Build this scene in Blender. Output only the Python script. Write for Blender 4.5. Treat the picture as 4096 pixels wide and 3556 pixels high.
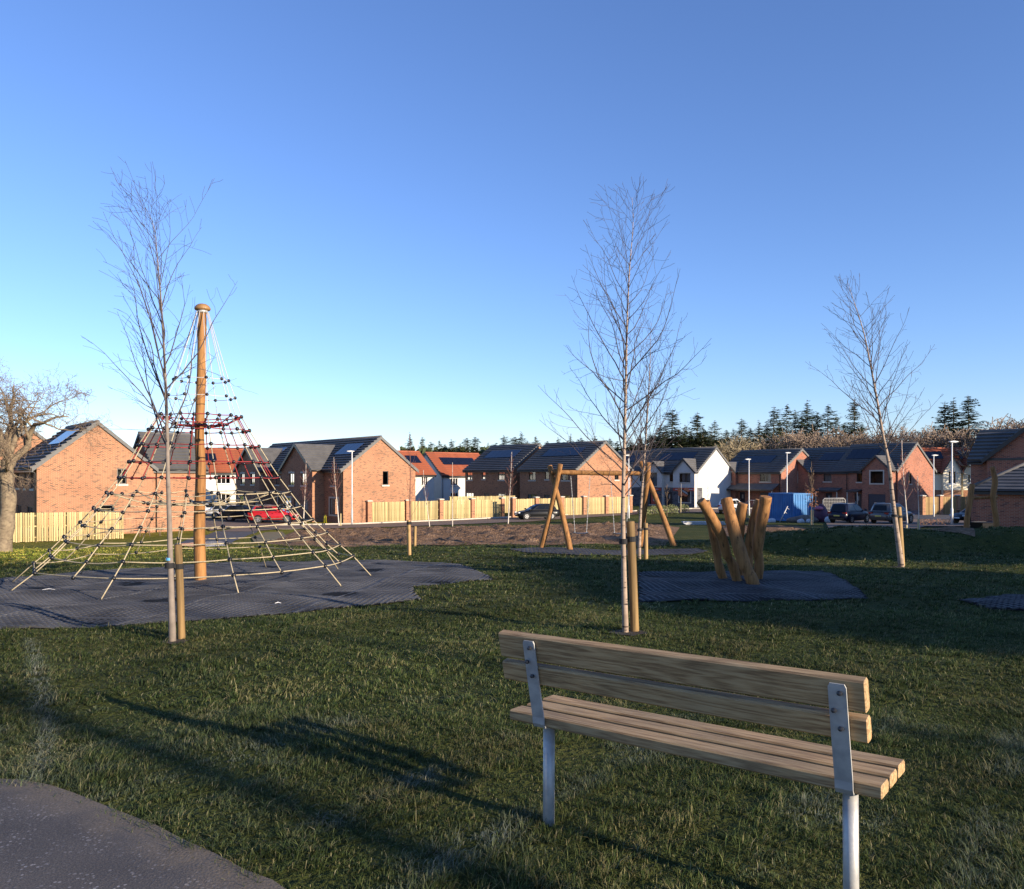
import bpy, bmesh, math, random
import numpy as np
from mathutils import Vector, Matrix, noise as mnoise

# ------------------------------------------------------------------ scene, camera, light
for o in list(bpy.data.objects):
    bpy.data.objects.remove(o)
scene = bpy.context.scene
COL = scene.collection
F, CX, HY, CAMZ = 3200.0, 2048.0, 1909.0, 1.5      # photo focal length in pixels, centre column, horizon row, eye height

cam_d = bpy.data.cameras.new('camera'); cam = bpy.data.objects.new('camera', cam_d); COL.objects.link(cam)
cam.location = (0, 0, CAMZ); cam.rotation_euler = (math.radians(90), 0, 0)
cam_d.sensor_width = 36; cam_d.lens = 36 * F / 4096; cam_d.shift_y = (HY - 1778) / 4096
cam_d.clip_start = 0.05; cam_d.clip_end = 3000
scene.camera = cam

SUN_EL = math.radians(13.0)
SUN_AZ = math.atan2(0.804, -0.594)                 # clockwise from +Y: from the right, behind the camera
to_sun = Vector((math.sin(SUN_AZ) * math.cos(SUN_EL), math.cos(SUN_AZ) * math.cos(SUN_EL), math.sin(SUN_EL)))
world = bpy.data.worlds.new('World'); scene.world = world; world.use_nodes = True
wn = world.node_tree.nodes; wl = world.node_tree.links
sky = wn.new('ShaderNodeTexSky'); sky.sky_type = 'NISHITA'; sky.sun_disc = False
sky.sun_elevation = SUN_EL; sky.sun_rotation = SUN_AZ
sky.altitude = 50; sky.air_density = 1.0; sky.dust_density = 0.0; sky.ozone_density = 4.3
tint = wn.new('ShaderNodeMix'); tint.data_type = 'RGBA'; tint.blend_type = 'MULTIPLY'; tint.inputs[0].default_value = 1.0; tint.inputs[7].default_value = (1.0, 0.92, 1.08, 1)
wl.new(sky.outputs[0], tint.inputs[6]); wl.new(tint.outputs[2], wn['Background'].inputs[0]); wn['Background'].inputs[1].default_value = 0.119
sun_d = bpy.data.lights.new('sun', 'SUN'); sun = bpy.data.objects.new('sun', sun_d); COL.objects.link(sun)
sun_d.energy = 5.0; sun_d.angle = math.radians(0.6); sun_d.color = (1.0, 0.84, 0.64)
sun.rotation_euler = (-to_sun).to_track_quat('-Z', 'Y').to_euler(); sun.location = (30, -20, 40)
vs = scene.view_settings
vs.view_transform = 'Standard'; vs.look = 'None'; vs.gamma = 1.0; vs.exposure = 1.0; vs.use_curve_mapping = False

# ------------------------------------------------------------------ terrain
_gy = np.array([-60, 4.5, 6, 8, 10, 13.3, 18, 24, 30, 40, 53, 62, 72, 80, 900.])
_gz = np.array([0, 0, -.01, -.04, -.10, -.22, -.41, -.66, -.90, -1.31, -1.84, -2.22, -2.56, -2.7, -2.7])
def sstep(a, b, x):
    t = np.clip((x - a) / (b - a), 0, 1); return t * t * (3 - 2 * t)
def ground_z(x, y):
    x = np.asarray(x, float); y = np.asarray(y, float)
    z = np.interp(y, _gy, _gz)
    z = z - 0.03 * np.clip(-x, 0, 30) * sstep(12, 45, y)
    z = np.maximum(z, -2.72)
    # grassed mound on the right
    crest = 23.3 + 0.35 * np.sin(x * .7)
    prof = sstep(3.6, 8.5, x) * (0.62 + 0.06 * np.sin(x * 1.3 + 1))
    z = z + prof * np.exp(-((y - crest) / 1.75) ** 4 * .8) * (1 - sstep(24, 30, x))
    # gentle unevenness of the lawn
    near = 1 - sstep(26, 40, y)
    z = z + near * sstep(3.0, 5.0, y) * (0.016 * np.sin(x * 1.9 + .8 * y) + 0.014 * np.sin(2.7 * y - 1.1 * x + 1) + .008 * np.sin(5.1 * x + 3.3 * y))
    return z
def gz(x, y): return float(ground_z(x, y))
def gp(px, py, dmax=400):
    """where the ray through a photo pixel meets the ground"""
    a = (px - CX) / F; b = (HY - py) / F
    d = 1.2; st = 0.02; prev = None
    while d < dmax:
        if CAMZ + b * d <= gz(a * d, d):
            lo, hi = d - st, d
            for _ in range(18):
                m = (lo + hi) / 2
                if CAMZ + b * m <= gz(a * m, m): hi = m
                else: lo = m
            return Vector((a * hi, hi, gz(a * hi, hi)))
        st = max(.02, d * .01); d += st
    return Vector((a * dmax, dmax, gz(a * dmax, dmax)))
def at(px, py, d): return Vector(((px - CX) / F * d, d, CAMZ + (HY - py) / F * d))
def onground(px, d):
    x = (px - CX) / F * d; return Vector((x, d, gz(x, d)))

# ------------------------------------------------------------------ mesh helpers
class MB:
    def __init__(s): s.v = []; s.f = []
    def quad(s, a, b, c, d):
        n = len(s.v); s.v += [tuple(a), tuple(b), tuple(c), tuple(d)]; s.f.append((n, n+1, n+2, n+3)); return s
    def poly(s, pts):
        n = len(s.v); s.v += [tuple(p) for p in pts]; s.f.append(tuple(range(n, n+len(pts)))); return s
    def hexa(s, p):      # 8 corners: bottom 4 (ccw from above), top 4
        n = len(s.v); s.v += [tuple(q) for q in p]
        for q in ((3,2,1,0),(4,5,6,7),(0,1,5,4),(1,2,6,5),(2,3,7,6),(3,0,4,7)): s.f.append(tuple(n+i for i in q))
        return s
    def box(s, x0, y0, z0, x1, y1, z1):
        return s.hexa([(x0,y0,z0),(x1,y0,z0),(x1,y1,z0),(x0,y1,z0),(x0,y0,z1),(x1,y0,z1),(x1,y1,z1),(x0,y1,z1)])
    def prism(s, pts, a, b):   # polygon pts (list of 2-tuples) swept: a,b functions mapping 2d->3d ends
        n = len(s.v); k = len(pts)
        s.v += [tuple(a(*p)) for p in pts] + [tuple(b(*p)) for p in pts]
        s.f.append(tuple(range(n+k-1, n-1, -1))); s.f.append(tuple(range(n+k, n+2*k)))
        for i in range(k):
            j = (i+1) % k; s.f.append((n+i, n+j, n+k+j, n+k+i))
        return s
    def tube(s, pts, radii, sides=6, cap=True, twist=0.0):
        pts = [Vector(p) for p in pts]; n0 = len(s.v); m = len(pts)
        if not hasattr(radii, '__len__'): radii = [radii] * m
        t = (pts[1] - pts[0]).normalized()
        u = t.orthogonal().normalized()
        for i in range(m):
            if i == 0: t2 = pts[1] - pts[0]
            elif i == m-1: t2 = pts[-1] - pts[-2]
            else: t2 = pts[i+1] - pts[i-1]
            if t2.length < 1e-9: t2 = t
            t2 = t2.normalized()
            u = (u - t2 * u.dot(t2))
            u = u.normalized() if u.length > 1e-6 else t2.orthogonal().normalized()
            w = t2.cross(u); r = radii[i]; t = t2
            for k in range(sides):
                an = 2 * math.pi * k / sides + twist
                s.v.append(tuple(pts[i] + u * (math.cos(an) * r) + w * (math.sin(an) * r)))
        for i in range(m-1):
            for k in range(sides):
                a = n0 + i*sides + k; b = n0 + i*sides + (k+1) % sides
                s.f.append((a, b, b + sides, a + sides))
        if cap:
            s.f.append(tuple(n0 + k for k in range(sides-1, -1, -1)))
            s.f.append(tuple(n0 + (m-1)*sides + k for k in range(sides)))
        return s
    def lathe(s, prof, c, sides=12, axis=2):   # prof: (r,z) list
        n0 = len(s.v); m = len(prof); c = Vector(c)
        for r, z in prof:
            for k in range(sides):
                an = 2*math.pi*k/sides; p = (math.cos(an)*r, math.sin(an)*r, z)
                if axis == 1: p = (p[0], p[2], p[1])
                if axis == 0: p = (p[2], p[0], p[1])
                s.v.append(tuple(c + Vector(p)))
        for i in range(m-1):
            for k in range(sides):
                a = n0+i*sides+k; b = n0+i*sides+(k+1) % sides
                s.f.append((a, b, b+sides, a+sides))
        s.f.append(tuple(n0+k for k in range(sides-1, -1, -1))); s.f.append(tuple(n0+(m-1)*sides+k for k in range(sides)))
        return s
    def ball(s, c, r, seg=8, rings=5, sq=(1,1,1)):
        prof = []
        n0 = len(s.v); c = Vector(c)
        for i in range(rings+1):
            th = math.pi*i/rings; 
            for k in range(seg):
                an = 2*math.pi*k/seg
                s.v.append((c.x+math.sin(th)*math.cos(an)*r*sq[0], c.y+math.sin(th)*math.sin(an)*r*sq[1], c.z-math.cos(th)*r*sq[2]))
        for i in range(rings):
            for k in range(seg):
                a = n0+i*seg+k; b = n0+i*seg+(k+1) % seg; s.f.append((a, b, b+seg, a+seg))
        return s
    def mesh(s, name, uv=True, smooth=False):
        me = bpy.data.meshes.new(name); me.from_pydata(s.v, [], s.f)
        if uv and len(s.f) < 60000:
            l = me.uv_layers.new(name='UVMap'); data = l.data
            for p in me.polygons:
                n = p.normal; ax, ay, az = abs(n.x), abs(n.y), abs(n.z)
                for li in p.loop_indices:
                    v = s.v[me.loops[li].vertex_index]
                    if ax >= ay and ax > az*1.05: data[li].uv = (v[1], v[2])
                    elif ay > az*1.05: data[li].uv = (v[0], v[2])
                    else: data[li].uv = (v[0], v[1])
        if smooth:
            me.polygons.foreach_set('use_smooth', [True]*len(me.polygons))
        me.validate(); me.update()
        return me
    def build(s, name, mat, parent=None, smooth=False, uv=True):
        return link(name, s.mesh(name, uv, smooth), mat, parent)
def link(name, me, mat, parent=None):
    if mat is not None and not me.materials: me.materials.append(mat)
    o = bpy.data.objects.new(name, me); COL.objects.link(o)
    if parent is not None: o.parent = parent
    return o
def tag(o, label=None, cat=None, group=None, kind=None):
    if label: o['label'] = label
    if cat: o['category'] = cat
    if group: o['group'] = group
    if kind: o['kind'] = kind
    return o
def thing(name, label, cat, loc=(0,0,0), rz=0.0, group=None):
    o = bpy.data.objects.new(name, None); COL.objects.link(o)
    o.location = loc; o.rotation_euler = (0, 0, rz); o.empty_display_size = .2
    return tag(o, label, cat, group)
def struct(o): o['kind'] = 'structure'; return o
def inst(o, parent, loc=None, rot=None, scale=None, name=None):
    c = o.copy(); COL.objects.link(c); c.parent = parent
    if name: c.name = name
    if loc is not None: c.location = loc
    if rot is not None: c.rotation_euler = rot
    if scale is not None: c.scale = scale
    return c
def smooth_path(pts, n):
    """Catmull-Rom resample"""
    P = [Vector(p) for p in pts]; P = [P[0]*2-P[1]] + P + [P[-1]*2-P[-2]]
    out = []; m = len(P)-3
    for i in range(n+1):
        t = i/n*m; k = min(int(t), m-1); u = t-k
        a, b, c, d = P[k:k+4]
        out.append(.5*((2*b)+(c-a)*u+(2*a-5*b+4*c-d)*u*u+(3*b-a-3*c+d)*u**3))
    return out

# ------------------------------------------------------------------ materials
M = {}
def nd(nt, t, **kw):
    n = nt.nodes.new(t)
    for k, v in kw.items(): setattr(n, k, v)
    return n
def ramp(nt, fac, stops):
    r = nt.nodes.new('ShaderNodeValToRGB'); e = r.color_ramp.elements
    while len(e) < len(stops): e.new(.5)
    for i, (p, c) in enumerate(stops): e[i].position = p; e[i].color = (*c, 1) if len(c) == 3 else c
    nt.links.new(fac, r.inputs[0]); return r.outputs[0]
def newmat(name):
    m = bpy.data.materials.new(name); m.use_nodes = True; M[name] = m
    return m, m.node_tree, m.node_tree.nodes['Principled BSDF']
def noise_tex(nt, scale, detail=4, coord='Object', stretch=None, rough=.55):
    tc = nd(nt, 'ShaderNodeTexCoord'); n = nd(nt, 'ShaderNodeTexNoise')
    n.inputs['Scale'].default_value = scale; n.inputs['Detail'].default_value = detail; n.inputs['Roughness'].default_value = rough
    if stretch:
        mp = nd(nt, 'ShaderNodeMapping'); mp.inputs['Scale'].default_value = stretch
        nt.links.new(tc.outputs[coord], mp.inputs[0]); nt.links.new(mp.outputs[0], n.inputs['Vector'])
    else: nt.links.new(tc.outputs[coord], n.inputs['Vector'])
    return n.outputs['Fac']
def bump(nt, b, h, strength, dist=.02):
    bn = nd(nt, 'ShaderNodeBump'); bn.inputs['Strength'].default_value = strength; bn.inputs['Distance'].default_value = dist
    nt.links.new(h, bn.inputs['Height']); nt.links.new(bn.outputs[0], b.inputs['Normal']); return bn
def pmat(name, c1, c2=None, scale=6, rough=.7, metal=0.0, bmp=0.0, bscale=None, stretch=None, spec=.4, coat=0.0, coord='Object', lo=.35, hi=.65):
    m, nt, b = newmat(name)
    c2 = c2 or tuple(x*.75 for x in c1)
    f = noise_tex(nt, scale, 5, coord, stretch)
    nt.links.new(ramp(nt, f, [(lo, c2), (hi, c1)]), b.inputs['Base Color'])
    b.inputs['Roughness'].default_value = rough; b.inputs['Metallic'].default_value = metal
    b.inputs['Specular IOR Level'].default_value = spec; b.inputs['Coat Weight'].default_value = coat
    if bmp: bump(nt, b, noise_tex(nt, bscale or scale*3, 4, coord, stretch), bmp, .01)
    return m
def brickmat(name, c1, c2, mortar, dark, bw=.225, rh=.075, ms=.009, bscale=.4):
    m, nt, b = newmat(name)
    tc = nd(nt, 'ShaderNodeTexCoord'); br = nd(nt, 'ShaderNodeTexBrick')
    br.inputs['Scale'].default_value = 1; br.inputs['Brick Width'].default_value = bw; br.inputs['Row Height'].default_value = rh
    br.inputs['Mortar Size'].default_value = ms; br.inputs['Mortar Smooth'].default_value = .2; br.inputs['Bias'].default_value = 0
    br.inputs['Color1'].default_value = (*c1, 1); br.inputs['Color2'].default_value = (*c2, 1); br.inputs['Mortar'].default_value = (*mortar, 1)
    nt.links.new(tc.outputs['UV'], br.inputs['Vector'])
    # a share of darker burnt bricks, cell by cell
    b2 = nd(nt, 'ShaderNodeTexBrick')
    for k_ in ('Scale','Brick Width','Row Height','Mortar Size','Mortar Smooth'): b2.inputs[k_].default_value = br.inputs[k_].default_value
    b2.inputs['Color1'].default_value = (0,0,0,1); b2.inputs['Color2'].default_value = (1,1,1,1); b2.inputs['Mortar'].default_value = (1,1,1,1)
    sh = nd(nt, 'ShaderNodeVectorMath', operation='ADD'); sh.inputs[1].default_value = (bw*34, rh*58, 0); nt.links.new(tc.outputs['UV'], sh.inputs[0]); nt.links.new(sh.outputs[0], b2.inputs['Vector'])
    th = ramp(nt, b2.outputs['Color'], [(.0, (1,1,1)), (.13, (1,1,1)), (.20, (0,0,0)), (1, (0,0,0))])
    inv = nd(nt, 'ShaderNodeMath', operation='SUBTRACT'); inv.inputs[0].default_value = 1; nt.links.new(br.outputs['Fac'], inv.inputs[1])
    mu = nd(nt, 'ShaderNodeMath', operation='MULTIPLY'); nt.links.new(th, mu.inputs[0]); nt.links.new(inv.outputs[0], mu.inputs[1])
    mx = nd(nt, 'ShaderNodeMix', data_type='RGBA'); nt.links.new(mu.outputs[0], mx.inputs[0])
    nt.links.new(br.outputs['Color'], mx.inputs[6]); mx.inputs[7].default_value = (*dark, 1)
    n = noise_tex(nt, .5, 4); v = ramp(nt, n, [(.3, (.86,.86,.86)), (.7, (1.06,1.06,1.06))])
    m2 = nd(nt, 'ShaderNodeMix', data_type='RGBA', blend_type='MULTIPLY'); m2.inputs[0].default_value = 1
    nt.links.new(mx.outputs[2], m2.inputs[6]); nt.links.new(v, m2.inputs[7])
    nt.links.new(m2.outputs[2], b.inputs['Base Color']); b.inputs['Roughness'].default_value = .9
    b.inputs['Specular IOR Level'].default_value = .2
    bump(nt, b, inv.outputs[0], bscale, .008)
    return m
brickmat('brick', (.355,.142,.070), (.285,.106,.054), (.38,.285,.19), (.13,.048,.03), ms=.011)
brickmat('brick_red', (.36,.12,.07), (.28,.09,.055), (.36,.27,.2), (.15,.05,.04))
brickmat('stone_cladding', (.16,.16,.165), (.10,.10,.11), (.07,.07,.07), (.06,.06,.07), .4, .12, .008)
pmat('render_white', (.55,.54,.51), (.49,.48,.46), 1.2, .9, bmp=.1, bscale=60)
pmat('render_cream', (.76,.70,.56), (.70,.64,.50), 1.2, .9, bmp=.1, bscale=60)
def tilemat(name, c1, c2, bw=.33):
    m, nt, b = newmat(name)
    f = noise_tex(nt, 1.6, 5); g = noise_tex(nt, 14, 3)
    a = nd(nt, 'ShaderNodeMath', operation='MULTIPLY_ADD'); nt.links.new(g, a.inputs[0]); a.inputs[1].default_value = .35; nt.links.new(f, a.inputs[2])
    nt.links.new(ramp(nt, a.outputs[0], [(.45, c2), (.85, c1)]), b.inputs['Base Color'])
    b.inputs['Roughness'].default_value = .75; b.inputs['Specular IOR Level'].default_value = .3
    bump(nt, b, noise_tex(nt, 40, 3), .25, .01)
    return m
tilemat('tile_grey', (.125,.122,.12), (.085,.083,.083))
tilemat('tile_red', (.34,.105,.052), (.24,.070,.036))
pmat('upvc_dark', (.025,.026,.03), (.02,.02,.022), 5, .35)
pmat('upvc_grey', (.06,.065,.07), (.05,.055,.06), 5, .4)
pmat('upvc_white', (.75,.75,.75), (.7,.7,.7), 5, .4)
pmat('cast_stone', (.55,.50,.42), (.45,.41,.34), 8, .85, bmp=.1)
pmat('verge_grey', (.13,.13,.127), (.10,.10,.098), 4, .7)
pmat('curtain', (.42,.40,.37), (.25,.24,.23), 9, .9, stretch=(6,6,.2))
pmat('door_dark', (.03,.03,.035), (.02,.02,.025), 4, .4)
pmat('garage_door', (.035,.04,.055), (.028,.032,.045), 4, .5)
pmat('solar', (.008,.010,.022), (.005,.006,.014), 3, .18, spec=.5)
pmat('solar_frame', (.03,.03,.035), (.02,.02,.02), 3, .4, metal=.6)
m, nt, b = newmat('glass')
nt.nodes.remove(b)
tr = nd(nt, 'ShaderNodeBsdfTransparent'); tr.inputs[0].default_value = (.55,.58,.6,1)
gl = nd(nt, 'ShaderNodeBsdfGlossy'); gl.inputs['Roughness'].default_value = .03; gl.inputs['Color'].default_value = (.9,.95,1,1)
fr = nd(nt, 'ShaderNodeFresnel'); fr.inputs[0].default_value = 1.28
mx = nd(nt, 'ShaderNodeMixShader'); nt.links.new(fr.outputs[0], mx.inputs[0]); nt.links.new(tr.outputs[0], mx.inputs[1]); nt.links.new(gl.outputs[0], mx.inputs[2])
nt.links.new(mx.outputs[0], nt.nodes['Material Output'].inputs[0])
def woodmat(name, c1, c2, c3, stretch, scale=3.0, rough=.75, bmp=.25):
    m, nt, b = newmat(name)
    f = noise_tex(nt, scale, 6, 'Object', stretch, .65); g = noise_tex(nt, scale*.35, 3, 'Object', stretch)
    c = ramp(nt, f, [(.30, c3), (.48, c2), (.66, c1)])
    v = ramp(nt, g, [(.3, (.72,.72,.72)), (.7, (1.1,1.1,1.1))])
    m2 = nd(nt, 'ShaderNodeMix', data_type='RGBA', blend_type='MULTIPLY'); m2.inputs[0].default_value = 1
    nt.links.new(c, m2.inputs[6]); nt.links.new(v, m2.inputs[7]); nt.links.new(m2.outputs[2], b.inputs['Base Color'])
    b.inputs['Roughness'].default_value = rough; b.inputs['Specular IOR Level'].default_value = .3
    if name in ('pole_wood', 'stake_wood'):
        ck = ramp(nt, noise_tex(nt, 2.4, 3, 'Object', (13,13,.45)), [(.30, (.28,.26,.24)), (.37, (1,1,1))]); kn = ramp(nt, noise_tex(nt, 2.1, 2, 'Object', (1.4,1.4,1.0)), [(.24, (.45,.40,.36)), (.34, (1,1,1))])
        for q in (ck, kn):
            m4 = nd(nt, 'ShaderNodeMix', data_type='RGBA', blend_type='MULTIPLY'); m4.inputs[0].default_value = 1; nt.links.new(m2.outputs[2], m4.inputs[6]); nt.links.new(q, m4.inputs[7]); m2 = m4
        nt.links.new(m2.outputs[2], b.inputs['Base Color'])
    if name == 'fence_wood' or name == 'stake_wood':
        oi = nd(nt, 'ShaderNodeObjectInfo'); v2 = ramp(nt, oi.outputs['Random'], [(0, (.62,.58,.52)), (.5, (.9,.88,.84)), (1, (1.08,1.06,1.02))])
        m3 = nd(nt, 'ShaderNodeMix', data_type='RGBA', blend_type='MULTIPLY'); m3.inputs[0].default_value = 1
        nt.links.new(m2.outputs[2], m3.inputs[6]); nt.links.new(v2, m3.inputs[7]); nt.links.new(m3.outputs[2], b.inputs['Base Color'])
    bump(nt, b, f, bmp, .01); return m
woodmat('fence_wood', (.58,.49,.26), (.48,.39,.19), (.32,.22,.11), (5,5,.6), 2.2)
woodmat('pole_wood', (.35,.178,.062), (.285,.135,.044), (.12,.056,.021), (9,9,.7), 2.6, bmp=.45)
woodmat('stake_wood', (.40,.27,.12), (.30,.20,.09), (.17,.12,.06), (5,5,.4), 4)
woodmat('pale_stake', (.60,.50,.28), (.52,.42,.22), (.36,.28,.14), (5,5,.4), 4)
m, nt, b = newmat('bench_wood')
tc = nd(nt, 'ShaderNodeTexCoord'); oi = nd(nt, 'ShaderNodeObjectInfo')
mp = nd(nt, 'ShaderNodeMapping'); mp.inputs['Scale'].default_value = (.55, 9, 9)
ad = nd(nt, 'ShaderNodeVectorMath', operation='ADD'); nt.links.new(tc.outputs['Object'], ad.inputs[0])
cx_ = nd(nt, 'ShaderNodeCombineXYZ'); ml = nd(nt, 'ShaderNodeMath', operation='MULTIPLY'); ml.inputs[1].default_value = 13.0
nt.links.new(oi.outputs['Random'], ml.inputs[0]); nt.links.new(ml.outputs[0], cx_.inputs[0]); nt.links.new(ml.outputs[0], cx_.inputs[1]); nt.links.new(cx_.outputs[0], ad.inputs[1])
nt.links.new(ad.outputs[0], mp.inputs[0])
n1 = nd(nt, 'ShaderNodeTexNoise'); n1.inputs['Scale'].default_value = 1.3; n1.inputs['Detail'].default_value = 3; nt.links.new(mp.outputs[0], n1.inputs['Vector'])
sn = nd(nt, 'ShaderNodeMath', operation='MULTIPLY'); sn.inputs[1].default_value = 70; nt.links.new(n1.outputs['Fac'], sn.inputs[0])
si = nd(nt, 'ShaderNodeMath', operation='SINE'); nt.links.new(sn.outputs[0], si.inputs[0])
n2 = nd(nt, 'ShaderNodeTexNoise'); n2.inputs['Scale'].default_value = 22; n2.inputs['Detail'].default_value = 4; nt.links.new(mp.outputs[0], n2.inputs['Vector'])
cm = nd(nt, 'ShaderNodeMath', operation='MULTIPLY_ADD'); nt.links.new(si.outputs[0], cm.inputs[0]); cm.inputs[1].default_value = .16; nt.links.new(n2.outputs['Fac'], cm.inputs[2])
grain = ramp(nt, cm.outputs[0], [(.25, (.24,.145,.066)), (.5, (.40,.26,.122)), (.75, (.50,.345,.175))])
n3 = nd(nt, 'ShaderNodeTexNoise'); n3.inputs['Scale'].default_value = 2.2; n3.inputs['Detail'].default_value = 3; nt.links.new(ad.outputs[0], n3.inputs['Vector'])
wv = ramp(nt, n3.outputs['Fac'], [(.3, (.72,.76,.80)), (.7, (1.1,1.05,1.0))])
mm = nd(nt, 'ShaderNodeMix', data_type='RGBA', blend_type='MULTIPLY'); mm.inputs[0].default_value = 1
nt.links.new(grain, mm.inputs[6]); nt.links.new(wv, mm.inputs[7]); nt.links.new(mm.outputs[2], b.inputs['Base Color'])
b.inputs['Roughness'].default_value = .7; bump(nt, b, cm.outputs[0], .18, .004)
pmat('galvanised', (.50,.50,.48), (.36,.36,.36), 18, .5, metal=.35, bmp=.05)
pmat('bolt', (.06,.06,.065), (.04,.04,.04), 20, .4, metal=.6)
pmat('black_plastic', (.012,.012,.014), (.008,.008,.01), 9, .3)
pmat('black_strap', (.012,.012,.014), (.01,.01,.01), 9, .8)
pmat('rope_ivory', (.46,.39,.26), (.32,.26,.16), 60, .85, bmp=.3, bscale=150)
pmat('rope_red', (.30,.03,.03), (.16,.016,.018), 60, .8, bmp=.3, bscale=150)
pmat('rope_white', (.52,.50,.48), (.42,.40,.38), 60, .6, bmp=.3, bscale=150)
pmat('cap_brown', (.30,.17,.07), (.24,.13,.05), 8, .4)
pmat('rubber_mat', (.088,.088,.094), (.030,.030,.033), 1.1, .7, bmp=.2, bscale=40, spec=.22)
pmat('mat_edge', (.065,.065,.07), (.035,.035,.038), 4, .8, spec=.2)
pmat('white_plastic', (.7,.72,.75), (.6,.6,.62), 5, .4)
pmat('lamp_white', (.72,.72,.70), (.62,.62,.6), 3, .5)
pmat('asphalt', (.085,.082,.085), (.05,.05,.053), 1.2, .85, bmp=.3, bscale=60)
pmat('road_brown', (.19,.125,.085), (.13,.09,.065), .8, .9, bmp=.2, bscale=30)
pmat('kerb', (.50,.44,.36), (.40,.35,.29), 3, .9, bmp=.1)
pmat('puddle_ice', (.30,.33,.38), (.16,.18,.22), 2, .12, spec=.6)
pmat('straw_verge', (.24,.17,.08), (.13,.11,.04), 3, .95, bmp=.5, bscale=20)
# ------------------------------------------------------------------ ground materials
def grass_ground(name):
    m, nt, b = newmat(name)
    f = noise_tex(nt, .35, 6); g = noise_tex(nt, 3.0, 5); h = noise_tex(nt, 22, 4)
    c1 = ramp(nt, f, [(.32, (.052,.070,.019)), (.5, (.076,.092,.026)), (.68, (.112,.116,.038))])
    c2 = ramp(nt, g, [(.35, (.72,.76,.70)), (.7, (1.22,1.12,1.0))])
    c3 = ramp(nt, h, [(.3, (.62,.62,.62)), (.72, (1.3,1.28,1.2))])
    def mul(a, b_):
        mx = nd(nt, 'ShaderNodeMix', data_type='RGBA', blend_type='MULTIPLY'); mx.inputs[0].default_value = 1
        nt.links.new(a, mx.inputs[6]); nt.links.new(b_, mx.inputs[7]); return mx.outputs[2]
    tcx = nd(nt, 'ShaderNodeTexCoord'); sp = nd(nt, 'ShaderNodeSeparateXYZ'); nt.links.new(tcx.outputs['Object'], sp.inputs[0])
    mr = nd(nt, 'ShaderNodeMapRange'); mr.inputs[1].default_value = -5; mr.inputs[2].default_value = -13; nt.links.new(sp.outputs[0], mr.inputs[0])
    my = nd(nt, 'ShaderNodeMapRange'); my.inputs[1].default_value = 15; my.inputs[2].default_value = 20; nt.links.new(sp.outputs[1], my.inputs[0])
    dm = nd(nt, 'ShaderNodeMath', operation='MULTIPLY'); nt.links.new(mr.outputs[0], dm.inputs[0]); nt.links.new(my.outputs[0], dm.inputs[1])
    dry = ramp(nt, dm.outputs[0], [(0, (1,1,1)), (1, (2.6,2.15,1.2))])
    nt.links.new(mul(mul(mul(c1, c2), c3), dry), b.inputs['Base Color'])
    b.inputs['Roughness'].default_value = .95; b.inputs['Specular IOR Level'].default_value = .1
    bump(nt, b, h, 1.0, .16)
    return m
grass_ground('ground_grass')
m, nt, b = newmat('grass_blade')
at_ = nd(nt, 'ShaderNodeAttribute'); at_.attribute_name = 'Col'
nt.links.new(at_.outputs['Color'], b.inputs['Base Color']); b.inputs['Roughness'].default_value = .6
b.inputs['Specular IOR Level'].default_value = .25
nt.nodes.remove(b)
df = nd(nt, 'ShaderNodeBsdfPrincipled'); df.inputs['Roughness'].default_value = .6; df.inputs['Specular IOR Level'].default_value = .2
tl = nd(nt, 'ShaderNodeBsdfTranslucent'); mxs = nd(nt, 'ShaderNodeMixShader'); mxs.inputs[0].default_value = .42
nt.links.new(at_.outputs['Color'], df.inputs['Base Color']); nt.links.new(at_.outputs['Color'], tl.inputs['Color'])
nt.links.new(df.outputs[0], mxs.inputs[1]); nt.links.new(tl.outputs[0], mxs.inputs[2]); nt.links.new(mxs.outputs[0], nt.nodes['Material Output'].inputs[0])

m, nt, b = newmat('path_asphalt')
a_ = nd(nt, 'ShaderNodeAttribute'); a_.attribute_name = 'edge'
f = noise_tex(nt, 2.2, 5); g = noise_tex(nt, 90, 3); k = noise_tex(nt, 6, 5)
asp0 = ramp(nt, f, [(.3, (.058,.049,.042)), (.7, (.098,.083,.070))]); ag = ramp(nt, noise_tex(nt, 160, 2), [(.3, (.55,.55,.55)), (.5, (.95,.95,.95)), (.72, (1.7,1.68,1.64))])
am = nd(nt, 'ShaderNodeMix', data_type='RGBA', blend_type='MULTIPLY'); am.inputs[0].default_value = 1; nt.links.new(asp0, am.inputs[6]); nt.links.new(ag, am.inputs[7]); asp = am.outputs[2]
tc = nd(nt, 'ShaderNodeTexCoord'); vo = nd(nt, 'ShaderNodeTexVoronoi'); vo.inputs['Scale'].default_value = 42; vo.inputs['Randomness'].default_value = 1
nt.links.new(tc.outputs['Object'], vo.inputs['Vector'])
sp = ramp(nt, vo.outputs['Distance'], [(.0, (1,1,1)), (.20, (1,1,1)), (.30, (0,0,0))])
fm = ramp(nt, k, [(.42, (0,0,0)), (.62, (1,1,1))])
sm = nd(nt, 'ShaderNodeMath', operation='MULTIPLY'); nt.links.new(sp, sm.inputs[0]); nt.links.new(fm, sm.inputs[1])
mx1 = nd(nt, 'ShaderNodeMix', data_type='RGBA'); nt.links.new(sm.outputs[0], mx1.inputs[0]); nt.links.new(asp, mx1.inputs[6]); mx1.inputs[7].default_value = (.27,.25,.24,1)
dirt = ramp(nt, g, [(.3, (.095,.074,.050)), (.7, (.175,.138,.098))])
ea = nd(nt, 'ShaderNodeMath', operation='MULTIPLY_ADD'); nt.links.new(k, ea.inputs[0]); ea.inputs[1].default_value = .5; nt.links.new(a_.outputs['Fac'], ea.inputs[2])
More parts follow.
